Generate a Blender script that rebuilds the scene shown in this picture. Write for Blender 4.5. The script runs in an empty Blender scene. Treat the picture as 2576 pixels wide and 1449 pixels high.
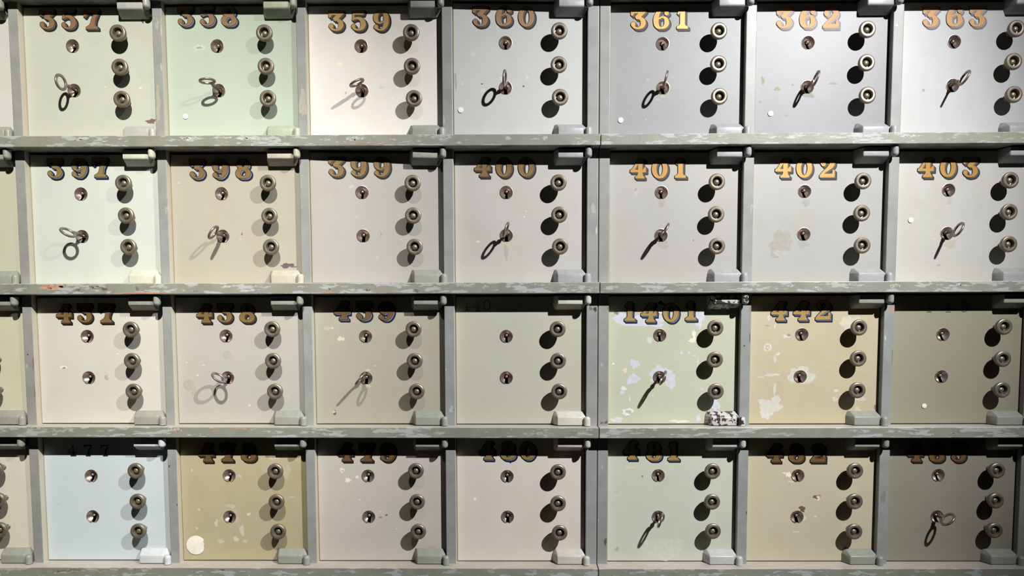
import bpy, bmesh, math, random, json
from mathutils import Vector, Matrix
from mathutils.geometry import tessellate_polygon
C = bpy.context.scene.collection
SC = bpy.context.scene

# ------------------------------------------------------------------ camera
cam_d = bpy.data.cameras.new('camera'); cam = bpy.data.objects.new('camera', cam_d); C.objects.link(cam)
cam_d.sensor_fit = 'HORIZONTAL'; cam_d.sensor_width = 36.0
cam_d.lens = 36.0 * 1935 / 2576
cam_d.shift_y = (966 - 724.5) / 2576        # the picture is the upper crop of a taller frame
cam_d.clip_start = 0.02; cam_d.clip_end = 50
R3 = Matrix(((0.9999615, 0.0020972, 0.0085254), (0.0083533, 0.07161, -0.9973977), (-0.0027022, 0.9974305, 0.0715897)))
cam.matrix_world = Matrix.Translation((0.01845, -1.20397, 1.28986)) @ R3.to_4x4()
SC.camera = cam

# ------------------------------------------------------------------ world, lamps, exposure
w = bpy.data.worlds.new('world'); SC.world = w; w.use_nodes = True
w.node_tree.nodes['Background'].inputs[0].default_value = (0.90, 0.82, 0.66, 1)
w.node_tree.nodes['Background'].inputs[1].default_value = 0.0025
def spot(x, power, col, aim, size=74, blend=1.0):
    l = bpy.data.lights.new('ceiling_spot', 'SPOT'); o = bpy.data.objects.new('ceiling_spot', l); C.objects.link(o)
    l.energy = power; l.color = col; l.spot_size = math.radians(size); l.spot_blend = blend; l.shadow_soft_size = 0.020
    o.location = (x, -1.34, 2.40)
    d = Vector(aim) - Vector(o.location)
    o.rotation_euler = d.to_track_quat('-Z', 'Y').to_euler()
    return o
# a track of three spotlights on the ceiling, 1.03 m apart, all turned a little to the left
spot(-1.06, 100, (1.0, 0.95, 0.86), (-1.85, 0, 1.316), size=66)
spot(-0.03, 235, (1.0, 0.955, 0.87), (-0.82, 0, 1.316), size=49.2)
spot(1.00, 287, (1.0, 0.985, 0.97), (0.21, 0, 1.316), size=49.2)
SC.view_settings.view_transform = 'Standard'; SC.view_settings.look = 'None'
SC.view_settings.gamma = 1.0; SC.view_settings.use_curve_mapping = False
SC.view_settings.exposure = 0.0

# ------------------------------------------------------------------ helpers
def lin(c): 
    c = c / 255
    return c / 12.92 if c <= .04045 else ((c + .055) / 1.055) ** 2.4
def rgb(*c): return tuple(lin(v) * .72 for v in c)      # old enamel: nothing here is brighter than about 0.7
def tag(o, label=None, cat=None, group=None, kind=None):
    for k, v in (('label', label), ('category', cat), ('group', group), ('kind', kind)):
        if v: o[k] = v
    return o
def link(name, me, parent=None, mats=None):
    o = bpy.data.objects.new(name, me); C.objects.link(o)
    if parent: o.parent = parent
    return o
def mesh(name, bm, mats, smooth=None):
    bmesh.ops.recalc_face_normals(bm, faces=bm.faces[:]) if smooth is not None else None
    me = bpy.data.meshes.new(name); bm.to_mesh(me); bm.free()
    for m in mats: me.materials.append(m)
    if smooth is not None:
        me.polygons.foreach_set('use_smooth', [True] * len(me.polygons))
        if smooth < 180:
            me.set_sharp_from_angle(angle=math.radians(smooth))
    return me
def empty(name, loc, rz=0):
    o = bpy.data.objects.new(name, None); C.objects.link(o); o.location = loc; o.rotation_euler = (0, 0, rz)
    o.empty_display_size = 0.02
    return o
def add_box(bm, a, b, bev=0.0, seg=2, mi=0):
    r = bmesh.ops.create_cube(bm, size=1)
    vs = r['verts']
    for v in vs:
        v.co = Vector([a[i] + (v.co[i] + .5) * (b[i] - a[i]) for i in range(3)])
    es = list({e for v in vs for e in v.link_edges}); fs = list({f for v in vs for f in v.link_faces})
    for f in fs: f.material_index = mi
    if bev: bmesh.ops.bevel(bm, geom=es, offset=bev, segments=seg, affect='EDGES', profile=.5)
def lathe(bm, prof, n=40, axis='y', mi=0, org=(0, 0, 0), open_ends=True):
    """profile of (radius, height along -y)"""
    rings = []
    for r, h in prof:
        if r < 1e-6: rings.append([bm.verts.new((org[0], org[1] - h, org[2]))])
        else: rings.append([bm.verts.new((org[0] + r * math.cos(2 * math.pi * i / n), org[1] - h, org[2] + r * math.sin(2 * math.pi * i / n))) for i in range(n)])
    for a, b in zip(rings, rings[1:]):
        for i in range(n):
            j = (i + 1) % n
            q = [a[i % len(a)], a[j % len(a)], b[j % len(b)], b[i % len(b)]]
            q = [v for k, v in enumerate(q) if v not in q[:k]]
            if len(q) > 2: bm.faces.new(q).material_index = mi
def blob(bm, x, z, rx, rz, y, mi, seed, jag=.28, n=22, holes=()):
    rnd = random.Random(seed); k = []
    near = [h for h in holes if abs(h[0] - x) < rx * 1.4 + .0103 and abs(h[1] - z) < rz * 1.4 + .0103]
    if near: n = 64
    ph = [rnd.uniform(0, 6.28) for _ in range(5)]
    for i in range(n):
        t = 2 * math.pi * i / n
        r = 1 + jag * (.5 * math.sin(2 * t + ph[0]) + .45 * math.sin(3 * t + ph[1]) + .4 * math.sin(5 * t + ph[2]) + .3 * math.sin(8 * t + ph[3])) + rnd.uniform(-.07, .07)
        k.append(bm.verts.new((x + rx * r * math.cos(t), y, z + rz * r * math.sin(t))))
    if not near:
        c = bm.verts.new((x, y, z))
        for i in range(n):
            bm.faces.new((c, k[i], k[(i + 1) % n])).material_index = mi
        return
    m = 22; rings = [[bm.verts.new((x + (v.co.x - x) * q / m, y, z + (v.co.z - z) * q / m)) for v in k] for q in range(1, m)] + [k]
    for A, B in zip(rings, rings[1:]):
        for i in range(n):
            j = (i + 1) % n; q = (A[i], A[j], B[j], B[i])
            cx = sum(v.co.x for v in q) / 4; cz = sum(v.co.z for v in q) / 4
            if all((cx - h[0]) ** 2 + (cz - h[1]) ** 2 > .0097 ** 2 for h in near): bm.faces.new(q).material_index = mi
    for v in [v for r in rings for v in r if not v.link_faces]: bm.verts.remove(v)

# ------------------------------------------------------------------ materials
class NT:
    def __init__(s, name):
        s.m = bpy.data.materials.new(name); s.m.use_nodes = True; s.t = s.m.node_tree; s.b = s.t.nodes['Principled BSDF']
    def n(s, ty, **k):
        x = s.t.nodes.new(ty)
        for a, v in k.items():
            if a[0] == 'i': x.inputs[int(a[1:])].default_value = v
            else: setattr(x, a, v)
        return x
    def l(s, a, b): s.t.links.new(a, b)
    def noise(s, vec, scale, detail=3, rough=.5):
        x = s.n('ShaderNodeTexNoise'); x.inputs['Scale'].default_value = scale; x.inputs['Detail'].default_value = detail; x.inputs['Roughness'].default_value = rough
        if vec is not None: s.l(vec, x.inputs['Vector'])
        return x.outputs['Fac']
    def ramp(s, f, a, b, va=0., vb=1.):
        x = s.n('ShaderNodeMapRange'); x.inputs[1].default_value = a; x.inputs[2].default_value = b; x.inputs[3].default_value = va; x.inputs[4].default_value = vb
        s.l(f, x.inputs[0]); return x.outputs[0]
    def mix(s, f, a, b, mode='MIX'):
        x = s.n('ShaderNodeMix', data_type='RGBA', blend_type=mode)
        if isinstance(f, (int, float)): x.inputs[0].default_value = f
        else: s.l(f, x.inputs[0])
        for i, v in ((6, a), (7, b)):
            if isinstance(v, tuple): x.inputs[i].default_value = (*v[:3], 1)
            else: s.l(v, x.inputs[i])
        return x.outputs[2]
    def mapv(s, sc, out='Object', loc=(0, 0, 0)):
        tc = s.n('ShaderNodeTexCoord'); mp = s.n('ShaderNodeMapping'); mp.inputs[3].default_value = sc; mp.inputs[1].default_value = loc
        s.l(tc.outputs[out], mp.inputs[0]); return mp.outputs[0]
    def bump(s, h, st, dist=.001):
        x = s.n('ShaderNodeBump'); x.inputs['Strength'].default_value = st; x.inputs['Distance'].default_value = dist
        s.l(h, x.inputs['Height']); s.l(x.outputs[0], s.b.inputs['Normal'])
def door_paint(name, col, seed, worn=.5):
    """old enamel: a little uneven in tone, faint runs and warm staining, small pale nicks"""
    M = NT(name); off = (seed * 3.7, seed * 1.3, seed * 2.1)
    v = M.mapv((1, 1, 1), loc=off)
    big = M.noise(v, 7, 2); med = M.noise(v, 28, 4, .6)
    vs = M.mapv((1.0, 1, .22), loc=off); run = M.noise(vs, 34, 3)
    dark = tuple(c * f for c, f in zip(col, (.93, .925, .90))); warm = tuple(min(1, c * f) for c, f in zip(col, (.99, .94, .84)))
    lite = tuple(min(.9, c * 1.05) for c in col)
    c = M.mix(M.ramp(big, .35, .68), lite, col)
    c = M.mix(M.ramp(med, .52, .80, 0, .7 * worn + .15), c, dark)
    c = M.mix(M.ramp(run, .56, .80, 0, .8 * worn), c, warm)
    tc = M.n('ShaderNodeTexCoord'); sx = M.n('ShaderNodeSeparateXYZ'); M.l(tc.outputs['Generated'], sx.inputs[0])
    el = M.ramp(sx.outputs[0], .0, .022, .75, 0); en = M.n('ShaderNodeMath', operation='MULTIPLY'); M.l(el, en.inputs[0]); M.l(M.ramp(run, .3, .6, .25, 1), en.inputs[1])
    c = M.mix(en.outputs[0], c, tuple(x * f for x, f in zip(col, (.97, .86, .66))))
    eb = M.ramp(sx.outputs[2], .0, .05, .5 * worn, 0); c = M.mix(eb, c, tuple(x * f for x, f in zip(col, (.99, .93, .84))))
    blot = M.noise(v, 13, 3, .55); c = M.mix(M.ramp(blot, .56, .72, 0, .65 * worn), c, tuple(x * f for x, f in zip(col, (.95, .92, .84))))
    nick = M.noise(v, 150, 2, .4)
    nk = M.ramp(nick, .775, .80, 0, .55 * worn)
    c = M.mix(nk, c, tuple(min(.85, x * 1.18 + .02) for x in col))
    M.l(c, M.b.inputs['Base Color'])
    M.b.inputs['Roughness'].default_value = .42; M.b.inputs['Specular IOR Level'].default_value = .35
    M.bump(M.noise(v, 90, 3), .10, .0006)
    return M.m
def flat_paint(name, col, rough=.5, bump=.12, spec=.3, metal=0):
    M = NT(name); v = M.mapv((1, 1, 1))
    n = M.noise(v, 160, 3, .6)
    c = M.mix(M.ramp(n, .35, .72), tuple(x * 1.04 for x in col), tuple(x * .90 for x in col))
    M.l(c, M.b.inputs['Base Color']); M.b.inputs['Roughness'].default_value = rough; M.b.inputs['Specular IOR Level'].default_value = spec
    M.b.inputs['Metallic'].default_value = metal
    if bump: M.bump(n, bump, .0006)
    return M.m
def frame_paint(name, base, chip, under, streak, top=None, amount=.5, scale=(1, 1, 1), side=None):
    """worn frame paint: base coat with chips showing paler and warmer coats, more of them along the edges"""
    M = NT(name)
    v = M.mapv(streak); vf = M.mapv(scale)
    n1 = M.noise(v, 44 if top else 26, 7, .68); n2 = M.noise(v, 80, 5, .6); n3 = M.noise(vf, 9, 2); n4 = M.noise(vf, 240, 2)
    tc = M.n('ShaderNodeTexCoord'); sep = M.n('ShaderNodeSeparateXYZ'); M.l(tc.outputs['Generated'], sep.inputs[0])
    a = M.n('ShaderNodeMath', operation='SUBTRACT'); a.inputs[1].default_value = .5; M.l(sep.outputs[2], a.inputs[0])
    b = M.n('ShaderNodeMath', operation='ABSOLUTE'); M.l(a.outputs[0], b.inputs[0])
    edge = M.ramp(b.outputs[0], .36, .52, 0, .075) if top else M.ramp(b.outputs[0], 2, 3, 0, 0)
    s = M.n('ShaderNodeMath', operation='ADD'); M.l(n1, s.inputs[0]); M.l(edge, s.inputs[1])
    lo = M.ramp(n3, .35, .65, -.03, .05)
    s2 = M.n('ShaderNodeMath', operation='ADD'); M.l(s.outputs[0], s2.inputs[0]); M.l(lo, s2.inputs[1])
    c = M.mix(M.ramp(M.noise(vf, 40, 4), .38, .66), base, tuple(x * .86 for x in base))
    c = M.mix(M.ramp(s2.outputs[0], .66 - .1 * amount, .675 - .1 * amount, 0, .85), c, chip)
    s3 = M.n('ShaderNodeMath', operation='ADD'); M.l(n2, s3.inputs[0]); M.l(edge, s3.inputs[1])
    c = M.mix(M.ramp(s3.outputs[0], .735 - .02 * amount, .75 - .02 * amount, 0, .8), c, under)
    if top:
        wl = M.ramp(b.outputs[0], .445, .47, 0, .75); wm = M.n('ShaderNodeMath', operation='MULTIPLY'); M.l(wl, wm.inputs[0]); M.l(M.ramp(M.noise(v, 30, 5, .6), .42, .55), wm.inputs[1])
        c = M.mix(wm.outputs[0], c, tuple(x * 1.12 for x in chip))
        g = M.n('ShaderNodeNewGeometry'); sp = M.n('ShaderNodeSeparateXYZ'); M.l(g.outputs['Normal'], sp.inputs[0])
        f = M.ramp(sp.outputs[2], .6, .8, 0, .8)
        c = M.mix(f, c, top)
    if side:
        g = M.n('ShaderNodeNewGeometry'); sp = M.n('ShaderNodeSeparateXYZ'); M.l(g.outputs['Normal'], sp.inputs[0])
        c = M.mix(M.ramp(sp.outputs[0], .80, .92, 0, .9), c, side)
    M.l(c, M.b.inputs['Base Color']); M.b.inputs['Roughness'].default_value = .42; M.b.inputs['Specular IOR Level'].default_value = .4
    s4 = M.n('ShaderNodeMath', operation='ADD'); M.l(n1, s4.inputs[0]); M.l(n4, s4.inputs[1])
    M.bump(s4.outputs[0], .16 if top else .06, .0008)
    return M.m
def metal(name, col, rough=.35, met=.8, stain=.75):
    M = NT(name); v = M.mapv((1, 1, 1)); n = M.noise(v, 420, 3, .6); n0 = M.noise(v, 120, 2)
    c = M.mix(M.ramp(n0, .35, .7), col, tuple(x * stain for x in col))
    M.l(c, M.b.inputs['Base Color']); M.b.inputs['Metallic'].default_value = met
    M.l(M.ramp(n, .3, .7, rough * .8, rough * 1.25), M.b.inputs['Roughness'])
    M.bump(n, .05, .0003)
    return M.m
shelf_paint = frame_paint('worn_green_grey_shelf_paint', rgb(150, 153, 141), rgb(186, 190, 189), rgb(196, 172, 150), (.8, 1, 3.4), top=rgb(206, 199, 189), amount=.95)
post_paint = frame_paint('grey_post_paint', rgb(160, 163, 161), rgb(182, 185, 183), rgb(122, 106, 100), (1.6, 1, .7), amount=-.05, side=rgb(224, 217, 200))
dark_inside = flat_paint('dark_inner_steel', rgb(46, 42, 34), .7)
brass = metal('aged_brass', rgb(152, 142, 126), .38, .5)
nickel = metal('worn_nickel', rgb(206, 188, 176), .33, .82, .72)
key_steel = metal('key_steel', rgb(150, 136, 132), .34, .55)
hole_black = flat_paint('keyhole_dark', (.004, .0035, .003), .8, 0, .1)
def leaf(name, col, dull, rough=.38, met=.35):
    M = NT(name); v = M.mapv((1, 1, 1)); n = M.noise(v, 110, 4, .6); n2 = M.noise(v, 40, 2)
    c = M.mix(M.ramp(n2, .38, .66), col, dull); c = M.mix(M.ramp(n, .5, .75, 0, .5), c, tuple(x * .72 for x in col))
    M.l(c, M.b.inputs['Base Color']); M.b.inputs['Metallic'].default_value = met; M.b.inputs['Roughness'].default_value = rough
    return M.m
GOLD = {'rich': leaf('rich_gold_leaf', rgb(194, 150, 76), rgb(176, 130, 68)), 'gold': leaf('gold_leaf', rgb(200, 168, 104), rgb(184, 148, 90)), 'dull': leaf('dull_gold_leaf', rgb(160, 130, 80), rgb(134, 106, 74)),
        'copper': leaf('coppery_gold_leaf', rgb(172, 136, 100), rgb(156, 122, 90)), 'brown': leaf('brown_gold_leaf', rgb(128, 98, 58), rgb(96, 72, 48), .45, .2),
        'pale': leaf('pale_gold_leaf', rgb(214, 164, 100), rgb(206, 150, 84), .6, 0), 'olive': leaf('olive_gold_leaf', rgb(176, 154, 96), rgb(150, 132, 90))}
SHADE = {'pale': flat_paint('pale_letter_shade', rgb(160, 156, 162), .5, 0), 'grey': flat_paint('grey_letter_shade', rgb(96, 88, 80), .5, 0), 'blue': flat_paint('blue_letter_shade', rgb(120, 132, 152), .5, 0),
         'brown': flat_paint('brown_letter_shade', rgb(82, 64, 50), .5, 0)}
INK = {'pale': flat_paint('faded_letter_outline', rgb(138, 128, 132), .5, 0), 'grey': flat_paint('black_letter_ink', rgb(44, 38, 36), .5, 0), 'blue': flat_paint('navy_letter_ink', rgb(24, 28, 52), .5, 0), 'brown': flat_paint('brown_black_ink', rgb(34, 26, 20), .5, 0),
       'faded': flat_paint('faded_letter_ink', rgb(128, 116, 118), .5, 0)}
engraved = flat_paint('engraved_line', rgb(92, 88, 74), .6, 0)
stencil = flat_paint('stencil_black', rgb(38, 38, 38), .6, 0)
sticker_m = flat_paint('white_sticker_paper', rgb(250, 246, 234), .6, .05, .2)
_pm = {}
def patch_mat(col):
    k = tuple(round(c, 2) for c in col)
    if k not in _pm: _pm[k] = flat_paint('chip_and_highlight_coat', tuple(max(.003, c) for c in k), .55, .2, .25)
    return _pm[k]

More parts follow.
